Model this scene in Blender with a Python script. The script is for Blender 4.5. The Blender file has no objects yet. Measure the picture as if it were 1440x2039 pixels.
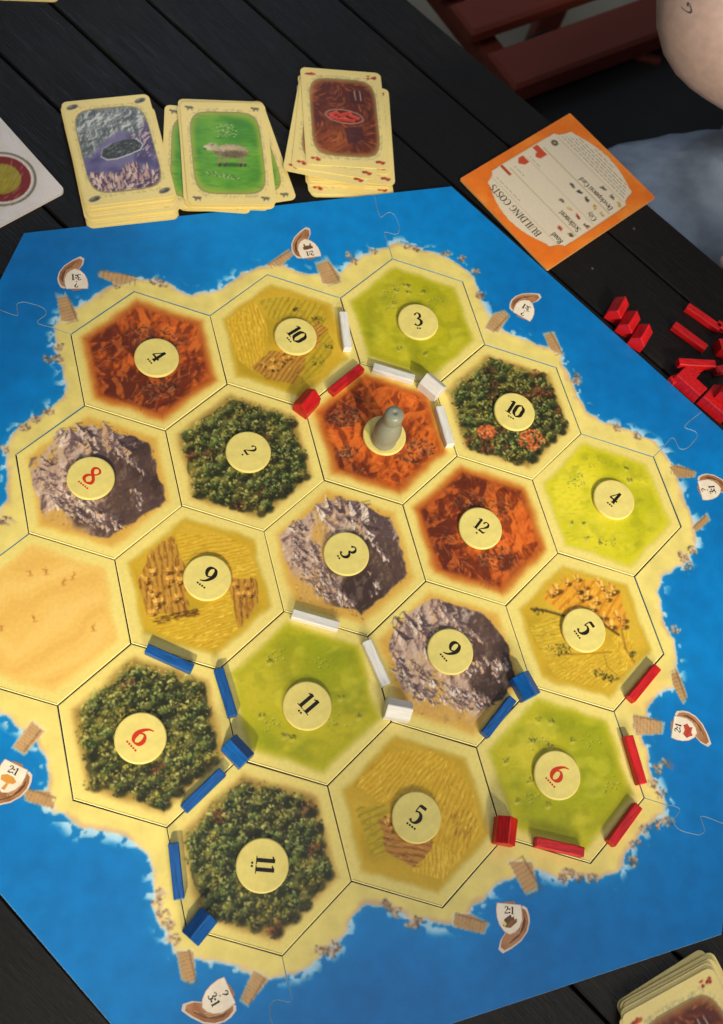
import bpy, math, random
import numpy as np
from mathutils import Vector, Matrix
from mathutils.geometry import delaunay_2d_cdt

# ------------------------------------------------------------------ units: 1 unit = 1 cm
SC = bpy.context.scene
SC.unit_settings.system = 'METRIC'
SC.unit_settings.scale_length = 0.01
COL = SC.collection
R = math.radians

# ------------------------------------------------------------------ camera
cam_d = bpy.data.cameras.new('camera'); cam = bpy.data.objects.new('camera', cam_d); COL.objects.link(cam)
CAM = Vector((-7.7237, -18.8432, 51.0493))
rr = Vector((.98598, 0.0, .16686)); dn = Vector((.06415, -.92315, -.37905)); fw = Vector((.15404, .38444, -.91021))
M = Matrix.Identity(4)
for i in range(3):
    M[i][0] = rr[i]; M[i][1] = -dn[i]; M[i][2] = -fw[i]; M[i][3] = CAM[i]
cam.matrix_world = M
cam_d.sensor_width = 36; cam_d.sensor_fit = 'AUTO'; cam_d.lens = 2019.8 / 2039 * 36
cam_d.clip_start = 1; cam_d.clip_end = 2000
cam_d.dof.use_dof = True; cam_d.dof.focus_distance = 55; cam_d.dof.aperture_fstop = .12
SC.camera = cam

# ------------------------------------------------------------------ world and lamps (indoor lamp light)
W = bpy.data.worlds.new('World'); SC.world = W; W.use_nodes = True
W.node_tree.nodes['Background'].inputs[0].default_value = (.8, .86, .95, 1)
W.node_tree.nodes['Background'].inputs[1].default_value = .15

def area(name, loc, target, size, size_y, power, color, spread=180):
    d = bpy.data.lights.new(name, 'AREA'); d.shape = 'RECTANGLE'; d.size = size; d.size_y = size_y
    d.energy = power; d.color = color; d.spread = R(spread)
    o = bpy.data.objects.new(name, d); COL.objects.link(o); o.location = loc
    o.rotation_euler = (Vector(target) - Vector(loc)).to_track_quat('-Z', 'Y').to_euler()
    return o
def spot(name, loc, target, deg, blend, radius, power, color):
    d = bpy.data.lights.new(name, 'SPOT'); d.spot_size = R(deg); d.spot_blend = blend; d.shadow_soft_size = radius
    d.energy = power; d.color = color
    o = bpy.data.objects.new(name, d); COL.objects.link(o); o.location = loc
    o.rotation_euler = (Vector(target) - Vector(loc)).to_track_quat('-Z', 'Y').to_euler()
    return o
area('low_window_lamp', (35, -185, 92), (0, 0, 0), 46, 34, 270000, (1, .91, .74))
area('ceiling_lamp', (30, -30, 200), (0, 5, 0), 90, 90, 90000, (.95, .97, 1))
spot('added_right_pool', (70, -140, 120), (12.5, 6, 0), 11, 1.0, 5, 1700000, (1, .93, .72))  # added spot, makes the bright pool on the right of the board
spot('added_left_pool', (-40, -150, 110), (-14, -9, 0), 10.5, 1.0, 5, 1700000, (1, .9, .66))  # added spot for the warm bright patch at the lower left
spot('added_card_pool', (20, -120, 120), (-9, 27, 0), 8, 1.0, 5, 800000, (1, .88, .62))  # added warm spot that brightens the card stacks
area('distant_window', (-21, 124, 92), (-12, 32, 0), 20, 12, 13000, (.5, .7, 1))
area('distant_lamp', (-36, 165, 115), (-15.5, 37, 0), 9, 9, 4200, (1, .8, .55))
SC.view_settings.view_transform = 'Standard'; SC.view_settings.look = 'None'
SC.view_settings.exposure = -0.04; SC.view_settings.gamma = 1

DATA={"coast":[[-18.17,4.9],[-18.06,5.66],[-17.63,6.39],[-17.06,6.86],[-16.28,7.55],[-15.74,8.21],[-15.59,9.04],[-15.95,10.09],[-16.23,10.7],[-16.39,11.66],[-16.58,12.63],[-16.39,13.35],[-15.45,14.09],[-14.69,14.86],[-14.03,15.62],[-13.51,16.13],[-12.76,16.4],[-11.62,16.46],[-10.74,16.36],[-10.13,15.94],[-9.16,15.7],[-8.18,15.95],[-7.33,16.51],[-6.4,17.48],[-5.82,17.87],[-5.15,18.21],[-4.49,18.51],[-3.94,18.43],[-3.11,18.09],[-2.1,17.96],[-1.28,17.99],[-0.36,18.32],[0.17,18.97],[0.73,19.52],[1.51,20.03],[2.56,20.66],[3.11,20.99],[3.97,20.83],[4.92,20.57],[5.98,20.4],[6.84,20.05],[7.56,19.5],[7.95,18.79],[8.23,17.71],[8.49,17.08],[8.8,16.31],[9.24,15.45],[9.69,15.1],[10.76,14.86],[11.79,14.47],[12.43,14.42],[13.26,13.9],[13.51,13.01],[13.85,12.09],[14.08,11.08],[14.55,10.19],[15.31,9.58],[16.37,9.34],[17.38,8.99],[18.4,8.63],[18.99,8.21],[19.36,7.57],[19.64,7.0],[19.81,6.35],[19.97,5.88],[20.08,5.01],[20.38,4.2],[20.58,3.35],[20.59,2.5],[20.36,1.68],[19.62,0.81],[18.88,0.46],[18.19,-0.18],[17.78,-1.1],[17.83,-1.89],[17.97,-2.76],[18.27,-3.7],[18.35,-4.46],[18.43,-5.39],[18.09,-6.51],[17.61,-6.61],[16.87,-7.02],[16.52,-7.57],[16.31,-8.12],[15.92,-8.61],[15.96,-9.27],[16.17,-9.87],[16.15,-10.75],[16.28,-11.34],[16.49,-11.92],[16.82,-12.59],[16.73,-12.9],[16.22,-13.43],[15.71,-13.86],[15.2,-14.28],[14.81,-14.65],[14.49,-15.09],[13.87,-15.93],[13.04,-16.29],[11.99,-16.3],[10.96,-16.19],[10.2,-15.96],[9.56,-15.85],[8.9,-16.04],[8.32,-16.28],[7.6,-16.57],[7.06,-17.14],[6.41,-17.6],[5.89,-18.16],[5.38,-18.5],[4.52,-18.39],[3.55,-18.17],[2.7,-17.88],[1.85,-17.57],[1.24,-17.51],[0.88,-17.62],[0.4,-18.28],[-0.19,-19.05],[-0.89,-19.58],[-1.47,-20.11],[-2.15,-20.53],[-2.96,-20.63],[-3.64,-20.63],[-4.34,-20.37],[-5.15,-20.1],[-5.96,-19.88],[-6.75,-19.84],[-7.32,-19.78],[-7.67,-19.57],[-7.94,-18.94],[-8.43,-18.3],[-8.82,-17.66],[-8.77,-16.9],[-8.87,-16.14],[-9.23,-15.36],[-9.84,-14.92],[-10.92,-14.49],[-11.85,-14.28],[-12.3,-14.4],[-12.91,-13.96],[-13.33,-13.63],[-14.05,-13.35],[-14.23,-12.73],[-14.17,-12.27],[-14.13,-11.81],[-14.38,-11.04],[-14.74,-10.58],[-15.08,-10.07],[-15.47,-9.72],[-15.79,-9.56],[-16.3,-9.2],[-16.72,-8.97],[-18.19,-8.37],[-19.78,-6.96],[-20.09,-4.97],[-20.12,-2.37],[-19.15,0.12],[-18.08,1.3],[-17.86,2.17],[-18.03,3.88]],"piers":[[[-16.67,14.67],[-16.18,14.77],[-15.45,13.63],[-15.63,13.16],[-16.31,13.09]],[[-14.56,16.36],[-14.31,16.74],[-13.16,16.64],[-12.28,16.4],[-13.28,15.87]],[[-3.66,19.56],[-3.3,19.29],[-4.08,18.34],[-4.94,18.3]],[[-1.9,18.73],[-1.19,19.12],[-0.41,17.99],[-0.66,17.48],[-1.47,17.38]],[[9.03,16.34],[9.79,16.67],[10.1,16.34],[9.33,15.11],[8.55,15.33]],[[12.28,15.25],[12.94,15.44],[13.41,13.93],[12.63,14.21]],[[19.46,6.82],[20.12,6.98],[21.03,6.61],[20.93,6.28],[19.86,6.14]],[[20.46,3.13],[21.41,3.94],[21.56,3.52],[20.56,2.72]],[[18.01,-5.68],[18.41,-5.57],[18.75,-6.85],[18.48,-7.32],[18.02,-6.33]],[[15.52,-8.14],[16.09,-8.12],[17.19,-8.44],[17.01,-8.98],[15.6,-9.11]],[[8.23,-15.51],[9.45,-15.56],[9.59,-16.78],[9.0,-16.98]],[[5.4,-17.94],[6.15,-17.94],[7.02,-18.38],[6.75,-18.8],[5.38,-18.5]],[[-4.11,-20.36],[-3.41,-20.73],[-4.28,-21.77],[-4.63,-21.55]],[[-7.61,-19.57],[-6.88,-19.57],[-6.73,-20.61],[-6.86,-20.83],[-7.31,-20.71]],[[-15.2,-9.39],[-14.56,-9.85],[-15.32,-10.94],[-15.9,-10.61]],[[-15.15,-12.6],[-13.97,-12.65],[-13.69,-13.41],[-14.98,-13.09]]],"rocks":[[-16.98,6.81],[-17.44,6.31],[-16.38,7.32],[-16.76,10.59],[-16.23,11.45],[-16.22,10.64],[-10.88,16.27],[-11.32,16.39],[-13.43,15.87],[0.41,19.26],[1.67,20.17],[0.16,19.68],[3.81,20.81],[4.38,20.7],[6.25,20.55],[7.27,20.3],[8.11,19.45],[8.23,17.78],[8.29,17.61],[14.2,12.48],[14.11,12.12],[17.67,8.74],[16.45,9.18],[19.71,0.97],[19.53,1.26],[19.81,0.57],[20.25,1.61],[18.56,-3.25],[16.25,-11.59],[16.6,-12.09],[16.62,-10.82],[17.07,-10.55],[15.57,-13.86],[16.29,-13.6],[16.85,-13.47],[14.95,-14.6],[14.72,-15.45],[11.23,-16.07],[11.74,-16.18],[10.96,-16.26],[12.52,-16.3],[3.55,-18.28],[3.3,-18.39],[2.58,-17.84],[2.09,-17.57],[-1.01,-19.47],[-0.54,-19.58],[-0.3,-19.37],[-8.6,-17.55],[-8.35,-17.98],[-8.09,-18.41],[-8.57,-17.12],[-7.82,-19.04],[-18.42,4.88],[-17.77,0.9],[-18.0,0.75]],"joint":[[2.8,19.78],[2.56,20.81],[2.35,21.66],[3.08,21.6],[3.31,22.02],[3.16,22.66],[2.97,23.1],[2.65,23.25],[2.23,22.88],[2.07,22.82],[1.91,23.35],[1.72,24.46]],"ships":[[-15.79,16.04,-172.6,"3:1","?"],[-2.42,19.87,-163.8,"2:1","sheep"],[11.22,17.02,-208.8,"3:1","?"],[21.9,5.53,-262.9,"3:1","?"],[18.4,-8.77,74.3,"2:1","brick"],[8.11,-18.16,-4.6,"2:1","wood"],[-5.75,-21.5,-62.1,"3:1","?"],[-15.91,-12.08,-24.0,"2:1","wheat"]],"tokens":[["A1",-10.86,11.19,-49.1,"4",3],["A2",-3.05,13.41,-50.5,"10",3],["A3",4.31,15.22,3.0,"3",2],["B1",-13.71,3.51,-36.6,"8",5],["B2",-5.47,5.72,-54.3,"2",1],["B3",2.18,7.39,4.9,"",0],["B4",10.0,9.61,-31.0,"10",3],["C2",-7.28,-1.71,-35.3,"9",4],["C3",0.03,0.08,-60.0,"3",2],["C4",7.57,2.06,-36.6,"12",1],["C5",15.66,4.38,-40.7,"4",3],["D1",-10.01,-10.05,-44.1,"6",5],["D2",-1.92,-8.2,-47.9,"11",2],["D3",5.6,-5.07,-47.7,"9",4],["D4",13.13,-3.54,-55.0,"5",4],["E1",-3.89,-15.83,-93.9,"11",2],["E2",3.6,-13.52,-35.0,"5",4],["E3",11.01,-11.31,-46.7,"6",5]],"roads":[["white",-0.14,13.98,-83.3],["white",2.72,11.4,-13.6],["white",5.69,8.19,-76.4],["white",-1.61,-3.77,-13.5],["white",1.59,-5.9,-65.8],["red",-0.06,10.7,45.0],["red",16.19,-6.4,-133.3],["red",15.24,-10.47,-78.3],["red",14.32,-13.71,-131.8],["red",10.79,-14.84,-11.1],["blue",-8.91,-6.13,-22.3],["blue",-6.04,-7.72,-70.5],["blue",-6.85,-12.48,-134.4],["blue",-7.88,-16.13,-79.9],["blue",8.01,-8.47,-129.6]],"houses":[["red",-2.34,8.88,0.2,54.2],["white",4.98,10.64,0.2,-40.8],["white",2.67,-8.33,0.2,-9.2],["blue",9.49,-6.85,0.2,-62.7],["blue",-5.32,-10.63,0.2,-44.3],["blue",-6.66,-18.52,0.2,51.4],["red",8.0,-14.14,0.2,-100.0],["red",17.13,17.39,0,61.2],["red",17.76,16.43,0,58.0],["red",18.46,15.54,0,58.6]]}
# ------------------------------------------------------------------ helpers
def lin(c):
    c = np.asarray(c, dtype=float) / 255.0
    return np.where(c <= .04045, c / 12.92, ((c + .055) / 1.055) ** 2.4)
def L4(r, g, b):
    v = lin((r, g, b)); return (float(v[0]), float(v[1]), float(v[2]), 1)

def tag(o, label=None, cat=None, group=None, kind=None):
    if label: o['label'] = label
    if cat: o['category'] = cat
    if group: o['group'] = group
    if kind: o['kind'] = kind
    return o
def empty(name, loc=(0, 0, 0), rz=0.0):
    o = bpy.data.objects.new(name, None); COL.objects.link(o); o.location = loc; o.rotation_euler = (0, 0, rz)
    o.empty_display_size = .5
    return o
def link(name, me, parent=None, loc=(0, 0, 0), rot=(0, 0, 0)):
    o = bpy.data.objects.new(name, me); COL.objects.link(o); o.location = loc; o.rotation_euler = rot
    if parent: o.parent = parent
    return o
def mesh(name, verts, faces, mat=None, smooth=False, cols=None):
    me = bpy.data.meshes.new(name)
    if isinstance(verts, np.ndarray): verts = verts.tolist()
    if isinstance(faces, np.ndarray): faces = faces.tolist()
    me.from_pydata(verts, [], faces); me.update()
    if mat: me.materials.append(mat)
    if smooth: me.polygons.foreach_set('use_smooth', [True] * len(me.polygons))
    if cols is not None:
        a = me.color_attributes.new('print', 'FLOAT_COLOR', 'POINT')
        c = np.ones((len(verts), 4), dtype=np.float32); c[:, :3] = cols
        a.data.foreach_set('color', c.ravel())
    return me

# ------------------------------------------------------------------ materials
def newmat(name):
    m = bpy.data.materials.new(name); m.use_nodes = True
    return m, m.node_tree, m.node_tree.nodes['Principled BSDF']
def N(t, typ, **kw):
    n = t.nodes.new(typ)
    for k, v in kw.items(): setattr(n, k, v)
    return n
def mul_noise(t, src, scale, lo, hi, detail=4, coord='Object'):
    tc = N(t, 'ShaderNodeTexCoord'); nz = N(t, 'ShaderNodeTexNoise'); nz.inputs['Scale'].default_value = scale
    nz.inputs['Detail'].default_value = detail
    t.links.new(tc.outputs[coord], nz.inputs['Vector'])
    mr = N(t, 'ShaderNodeMapRange'); mr.inputs[1].default_value = .3; mr.inputs[2].default_value = .7
    mr.inputs[3].default_value = lo; mr.inputs[4].default_value = hi
    t.links.new(nz.outputs[0], mr.inputs[0])
    mx = N(t, 'ShaderNodeVectorMath', operation='SCALE')
    t.links.new(src, mx.inputs[0]); t.links.new(mr.outputs[0], mx.inputs['Scale'])
    return mx.outputs[0], nz.outputs[0]
def printed(name, rough=.42, spec=.4, scale=14, lo=.9, hi=1.1, bump=.02):
    m, t, b = newmat(name)
    at = N(t, 'ShaderNodeAttribute', attribute_name='print')
    c, nz = mul_noise(t, at.outputs['Color'], scale, lo, hi)
    t.links.new(c, b.inputs['Base Color']); b.inputs['Roughness'].default_value = rough
    b.inputs['Specular IOR Level'].default_value = spec
    bp = N(t, 'ShaderNodeBump'); bp.inputs['Strength'].default_value = .12; bp.inputs['Distance'].default_value = bump
    tc = N(t, 'ShaderNodeTexCoord'); n2 = N(t, 'ShaderNodeTexNoise'); n2.inputs['Scale'].default_value = 30
    t.links.new(tc.outputs['Object'], n2.inputs['Vector']); t.links.new(n2.outputs[0], bp.inputs['Height'])
    t.links.new(bp.outputs[0], b.inputs['Normal'])
    return m
def plain(name, rgb, rough=.5, spec=.5, scale=8, lo=.9, hi=1.08, bump=0.0, bscale=20, **kw):
    m, t, b = newmat(name)
    c0 = N(t, 'ShaderNodeRGB'); c0.outputs[0].default_value = L4(*rgb)
    c, nz = mul_noise(t, c0.outputs[0], scale, lo, hi)
    t.links.new(c, b.inputs['Base Color']); b.inputs['Roughness'].default_value = rough
    b.inputs['Specular IOR Level'].default_value = spec
    if bump:
        bp = N(t, 'ShaderNodeBump'); bp.inputs['Strength'].default_value = .5; bp.inputs['Distance'].default_value = bump
        tc = N(t, 'ShaderNodeTexCoord'); n2 = N(t, 'ShaderNodeTexNoise'); n2.inputs['Scale'].default_value = bscale
        n2.inputs['Detail'].default_value = 6
        t.links.new(tc.outputs['Object'], n2.inputs['Vector']); t.links.new(n2.outputs[0], bp.inputs['Height'])
        t.links.new(bp.outputs[0], b.inputs['Normal'])
    for k, v in kw.items(): b.inputs[k].default_value = v
    return m

M_PRINT = printed('printed_board', .46, .3, 5, .95, 1.05)
M_SEA = printed('printed_sea', .42, .28, 1.1, .9, 1.1)
M_CARD = printed('printed_card', .4, .4, 9, .96, 1.04)
M_CREAM = plain('card_cream', (232, 210, 130), .45, .3, 3, .95, 1.04)
M_TOKEN = plain('token_cardboard', (222, 204, 118), .5, .3, 2.0, .9, 1.05, .008, 22)
M_BLACK = plain('ink_black', (22, 18, 14), .5, .3)
M_INKRED = plain('ink_red', (196, 48, 22), .5, .3)
def painted_wood(name, rgb, worn, lo=.8, hi=1.1, bmp=.025):
    m, t, b = newmat(name)
    tc = N(t, 'ShaderNodeTexCoord'); mp = N(t, 'ShaderNodeMapping'); mp.inputs['Scale'].default_value = (.9, 7, 7)
    oi = N(t, 'ShaderNodeObjectInfo'); ad = N(t, 'ShaderNodeVectorMath', operation='ADD'); cx = N(t, 'ShaderNodeCombineXYZ')
    ms = N(t, 'ShaderNodeMath', operation='MULTIPLY'); ms.inputs[1].default_value = 40; t.links.new(oi.outputs['Random'], ms.inputs[0])
    t.links.new(ms.outputs[0], cx.inputs[0]); t.links.new(ms.outputs[0], cx.inputs[1])
    t.links.new(tc.outputs['Object'], ad.inputs[0]); t.links.new(cx.outputs[0], ad.inputs[1]); t.links.new(ad.outputs[0], mp.inputs['Vector'])
    n1 = N(t, 'ShaderNodeTexNoise'); n1.inputs['Scale'].default_value = 1.6; n1.inputs['Detail'].default_value = 6; t.links.new(mp.outputs[0], n1.inputs['Vector'])
    cr = N(t, 'ShaderNodeValToRGB'); e = cr.color_ramp.elements
    c = np.array(rgb, float); e[0].position = .3; e[0].color = L4(*(c * lo)); e[1].position = .72; e[1].color = L4(*np.minimum(c * hi + 4, 245))
    t.links.new(n1.outputs[0], cr.inputs[0])
    ob = N(t, 'ShaderNodeMapRange'); ob.inputs[3].default_value = .86; ob.inputs[4].default_value = 1.1; t.links.new(oi.outputs['Random'], ob.inputs[0])
    sc = N(t, 'ShaderNodeVectorMath', operation='SCALE'); t.links.new(cr.outputs[0], sc.inputs[0]); t.links.new(ob.outputs[0], sc.inputs['Scale'])
    n2 = N(t, 'ShaderNodeTexNoise'); n2.inputs['Scale'].default_value = 9; n2.inputs['Detail'].default_value = 3; t.links.new(ad.outputs[0], n2.inputs['Vector'])
    mr = N(t, 'ShaderNodeMapRange'); mr.inputs[1].default_value = .74; mr.inputs[2].default_value = .8; mr.inputs[4].default_value = .7; t.links.new(n2.outputs[0], mr.inputs[0])
    mx = N(t, 'ShaderNodeMix', data_type='RGBA'); mx.inputs[7].default_value = L4(*worn); t.links.new(mr.outputs[0], mx.inputs[0]); t.links.new(sc.outputs[0], mx.inputs[6])
    t.links.new(mx.outputs[2], b.inputs['Base Color']); b.inputs['Roughness'].default_value = .44; b.inputs['Specular IOR Level'].default_value = .4
    bp = N(t, 'ShaderNodeBump'); bp.inputs['Strength'].default_value = .6; bp.inputs['Distance'].default_value = bmp
    t.links.new(n1.outputs[0], bp.inputs['Height']); t.links.new(bp.outputs[0], b.inputs['Normal']); return m
M_RED = painted_wood('painted_wood_red', (196, 18, 24), (206, 84, 70))
M_BLUE = painted_wood('painted_wood_blue', (0, 82, 156), (70, 120, 160))
M_WHITE = painted_wood('painted_wood_white', (220, 216, 210), (206, 196, 178), .95, 1.04, .01)
M_GREY = plain('pawn_grey', (136, 138, 120), .36, .5, 3, .93, 1.06, .004, 12)
M_TEXT = plain('ink_brown_grey', (96, 84, 72), .6, .2)
M_FAINT = plain('ink_faint', (156, 142, 124), .6, .2)

def wood_black(name, base=(17, 15, 14), hi=(54, 46, 34), gloss=.36, spec=.28):
    m, t, b = newmat(name)
    tc = N(t, 'ShaderNodeTexCoord'); mp = N(t, 'ShaderNodeMapping')
    mp.inputs['Scale'].default_value = (.10, 1.0, 1.0)
    oi = N(t, 'ShaderNodeObjectInfo'); ad = N(t, 'ShaderNodeVectorMath', operation='ADD')
    sc = N(t, 'ShaderNodeVectorMath', operation='SCALE'); sc.inputs['Scale'].default_value = 57.0
    cx = N(t, 'ShaderNodeCombineXYZ'); t.links.new(oi.outputs['Random'], cx.inputs[0]); t.links.new(oi.outputs['Random'], cx.inputs[1])
    t.links.new(cx.outputs[0], sc.inputs[0])
    t.links.new(tc.outputs['Object'], ad.inputs[0]); t.links.new(sc.outputs[0], ad.inputs[1])
    t.links.new(ad.outputs[0], mp.inputs['Vector'])
    n1 = N(t, 'ShaderNodeTexNoise'); n1.inputs['Scale'].default_value = 3.2; n1.inputs['Detail'].default_value = 8; n1.inputs['Roughness'].default_value = .62
    n1.inputs['Distortion'].default_value = .5
    t.links.new(mp.outputs[0], n1.inputs['Vector'])
    wv = N(t, 'ShaderNodeTexNoise'); wv.inputs['Scale'].default_value = 7.0
    wv.inputs['Distortion'].default_value = 1.4; wv.inputs['Detail'].default_value = 5; wv.inputs['Roughness'].default_value = .7
    t.links.new(mp.outputs[0], wv.inputs['Vector'])
    mm = N(t, 'ShaderNodeMath', operation='MULTIPLY'); t.links.new(n1.outputs[0], mm.inputs[0]); t.links.new(wv.outputs[0], mm.inputs[1])
    cr = N(t, 'ShaderNodeValToRGB'); e = cr.color_ramp.elements
    e[0].position = .2; e[0].color = L4(*base); e[1].position = .4; e[1].color = L4(*hi)
    t.links.new(mm.outputs[0], cr.inputs[0])
    # noise patches where the brown grain shows through the black stain
    n3 = N(t, 'ShaderNodeTexNoise'); n3.inputs['Scale'].default_value = .09; n3.inputs['Detail'].default_value = 2
    t.links.new(tc.outputs['Object'], n3.inputs['Vector'])
    mr = N(t, 'ShaderNodeMapRange'); mr.inputs[1].default_value = .52; mr.inputs[2].default_value = .8
    t.links.new(n3.outputs[0], mr.inputs[0])
    mx = N(t, 'ShaderNodeMix', data_type='RGBA'); mx.inputs[6].default_value = L4(*base)
    t.links.new(mr.outputs[0], mx.inputs[0]); t.links.new(cr.outputs[0], mx.inputs[7])
    # dust specks and crumbs
    vo = N(t, 'ShaderNodeTexVoronoi'); vo.inputs['Scale'].default_value = .55; vo.inputs['Randomness'].default_value = 1
    t.links.new(tc.outputs['Object'], vo.inputs['Vector'])
    n5 = N(t, 'ShaderNodeTexNoise'); n5.inputs['Scale'].default_value = .35; t.links.new(tc.outputs['Object'], n5.inputs['Vector'])
    thr = N(t, 'ShaderNodeMapRange'); thr.inputs[1].default_value = .45; thr.inputs[2].default_value = .7; thr.inputs[3].default_value = .0; thr.inputs[4].default_value = .075
    t.links.new(n5.outputs[0], thr.inputs[0])
    lt = N(t, 'ShaderNodeMath', operation='LESS_THAN'); t.links.new(vo.outputs['Distance'], lt.inputs[0]); t.links.new(thr.outputs[0], lt.inputs[1])
    dm_ = N(t, 'ShaderNodeMix', data_type='RGBA'); dm_.inputs[7].default_value = L4(104, 98, 88)
    dq = N(t, 'ShaderNodeMath', operation='MULTIPLY'); dq.inputs[1].default_value = .6; t.links.new(lt.outputs[0], dq.inputs[0])
    t.links.new(dq.outputs[0], dm_.inputs[0]); t.links.new(mx.outputs[2], dm_.inputs[6])
    t.links.new(dm_.outputs[2], b.inputs['Base Color'])
    b.inputs['Specular IOR Level'].default_value = spec
    r2 = N(t, 'ShaderNodeMapRange'); r2.inputs[3].default_value = gloss - .08; r2.inputs[4].default_value = gloss + .16
    t.links.new(n1.outputs[0], r2.inputs[0]); t.links.new(r2.outputs[0], b.inputs['Roughness'])
    bp = N(t, 'ShaderNodeBump'); bp.inputs['Strength'].default_value = .8; bp.inputs['Distance'].default_value = .1
    t.links.new(mm.outputs[0], bp.inputs['Height']); t.links.new(bp.outputs[0], b.inputs['Normal'])
    return m
M_TABLE = wood_black('black_stained_wood')
M_REDWOOD = wood_black('red_brown_varnished_wood', (122, 54, 40), (150, 78, 54), .42)

# ------------------------------------------------------------------ numpy painter
rng = np.random.RandomState(11)
def fnoise(h, w, cell, octaves=4, rs=rng):
    out = np.zeros((h, w)); amp = 1; tot = 0
    for k in range(octaves):
        gh, gw = max(2, int(h / cell) + 2), max(2, int(w / cell) + 2)
        g = rs.rand(gh, gw)
        y = np.linspace(0, gh - 1.001, h); x = np.linspace(0, gw - 1.001, w)
        yi = y.astype(int); xi = x.astype(int); fy = (y - yi)[:, None]; fx = (x - xi)[None, :]
        fy = fy * fy * (3 - 2 * fy); fx = fx * fx * (3 - 2 * fx)
        a = g[yi][:, xi]; b = g[yi][:, xi + 1]; c = g[yi + 1][:, xi]; d = g[yi + 1][:, xi + 1]
        out += amp * ((a * (1 - fx) + b * fx) * (1 - fy) + (c * (1 - fx) + d * fx) * fy); tot += amp
        amp *= .5; cell /= 2.0
    return out / tot
def sstep(a, b, x):
    t = np.clip((x - a) / (b - a), 0, 1); return t * t * (3 - 2 * t)
class Canvas:
    def __init__(s, x0, y0, x1, y1, px, color):
        s.x0, s.y0, s.px = x0, y0, px
        s.w = int(round((x1 - x0) / px)) + 1; s.h = int(round((y1 - y0) / px)) + 1
        s.a = np.empty((s.h, s.w, 3)); s.a[:] = color
        s.X, s.Y = np.meshgrid(x0 + np.arange(s.w) * px, y0 + np.arange(s.h) * px)
    def win(s, x, y, r):
        i0 = max(0, int((x - r - s.x0) / s.px)); i1 = min(s.w, int((x + r - s.x0) / s.px) + 2)
        j0 = max(0, int((y - r - s.y0) / s.px)); j1 = min(s.h, int((y + r - s.y0) / s.px) + 2)
        return slice(j0, j1), slice(i0, i1)
    def dab(s, x, y, rx, ry, ang, col, al=1.0, hard=.45):
        J, I = s.win(x, y, max(rx, ry))
        X = s.X[J, I] - x; Y = s.Y[J, I] - y
        if X.size == 0: return
        c, q = math.cos(ang), math.sin(ang)
        u = (X * c + Y * q) / rx; v = (-X * q + Y * c) / ry
        m = np.clip((1 - np.sqrt(u * u + v * v)) / hard, 0, 1)[..., None] * al
        s.a[J, I] = s.a[J, I] * (1 - m) + np.array(col) * m
    def line(s, x0, y0, x1, y1, w, col, al=1.0):
        mx, my = (x0 + x1) / 2, (y0 + y1) / 2; L = math.hypot(x1 - x0, y1 - y0)
        J, I = s.win(mx, my, L / 2 + w)
        X = s.X[J, I] - x0; Y = s.Y[J, I] - y0
        if X.size == 0: return
        dx, dy = x1 - x0, y1 - y0; t = np.clip((X * dx + Y * dy) / (L * L + 1e-9), 0, 1)
        d = np.hypot(X - t * dx, Y - t * dy)
        m = np.clip((w - d) / (w * .6), 0, 1)[..., None] * al
        s.a[J, I] = s.a[J, I] * (1 - m) + np.array(col) * m
    def path(s, pts, w, col, al=1.0):
        for p, q in zip(pts[:-1], pts[1:]): s.line(p[0], p[1], q[0], q[1], w, col, al)
    def poly(s, pts, col, al=1.0, soft=0):
        P = np.array(pts); x0, y0 = P.min(0) - s.px; x1, y1 = P.max(0) + s.px
        J, I = s.win((x0 + x1) / 2, (y0 + y1) / 2, max(x1 - x0, y1 - y0) / 2)
        X = s.X[J, I]; Y = s.Y[J, I]
        if X.size == 0: return
        ins = np.zeros(X.shape, bool)
        for (ax, ay), (bx, by) in zip(P, np.roll(P, -1, 0)):
            if ay == by: continue
            c = ((ay > Y) != (by > Y)) & (X < (bx - ax) * (Y - ay) / (by - ay) + ax); ins ^= c
        m = ins[..., None] * al
        s.a[J, I] = s.a[J, I] * (1 - m) + np.array(col) * m
    def tint(s, field, col):
        m = np.clip(field, 0, 1)[..., None]; s.a = s.a * (1 - m) + np.array(col) * m
    def sample(s, x, y):
        fx = np.clip((x - s.x0) / s.px, 0, s.w - 1.001); fy = np.clip((y - s.y0) / s.px, 0, s.h - 1.001)
        xi = fx.astype(int); yi = fy.astype(int); fx = (fx - xi)[:, None]; fy = (fy - yi)[:, None]
        a = s.a[yi, xi] * (1 - fx) + s.a[yi, xi + 1] * fx; b = s.a[yi + 1, xi] * (1 - fx) + s.a[yi + 1, xi + 1] * fx
        return lin(np.clip(a * (1 - fy) + b * fy, 0, 255))

SAND = np.array([226, 206, 118.0])
YAW = R(15.3)
APO = 3.965
HN = [(math.cos(R(60 * k)), math.sin(R(60 * k))) for k in range(6)]    # tile-local normals (pointy-top)
def hexd(X, Y):
    m = np.full(np.shape(X), -1e9)
    for c, s in HN: m = np.maximum(m, X * c + Y * s)
    return APO - m
def U(a, b): return rng.uniform(a, b)
def jit(c, k=12): return np.clip(np.array(c, float) + rng.uniform(-k, k), 0, 255)
def pick(L): return L[rng.randint(len(L))]
def in_hex(inset):
    while True:
        x, y = U(-4.2, 4.2), U(-4.2, 4.2)
        if hexd(x, y) > inset: return x, y

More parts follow.
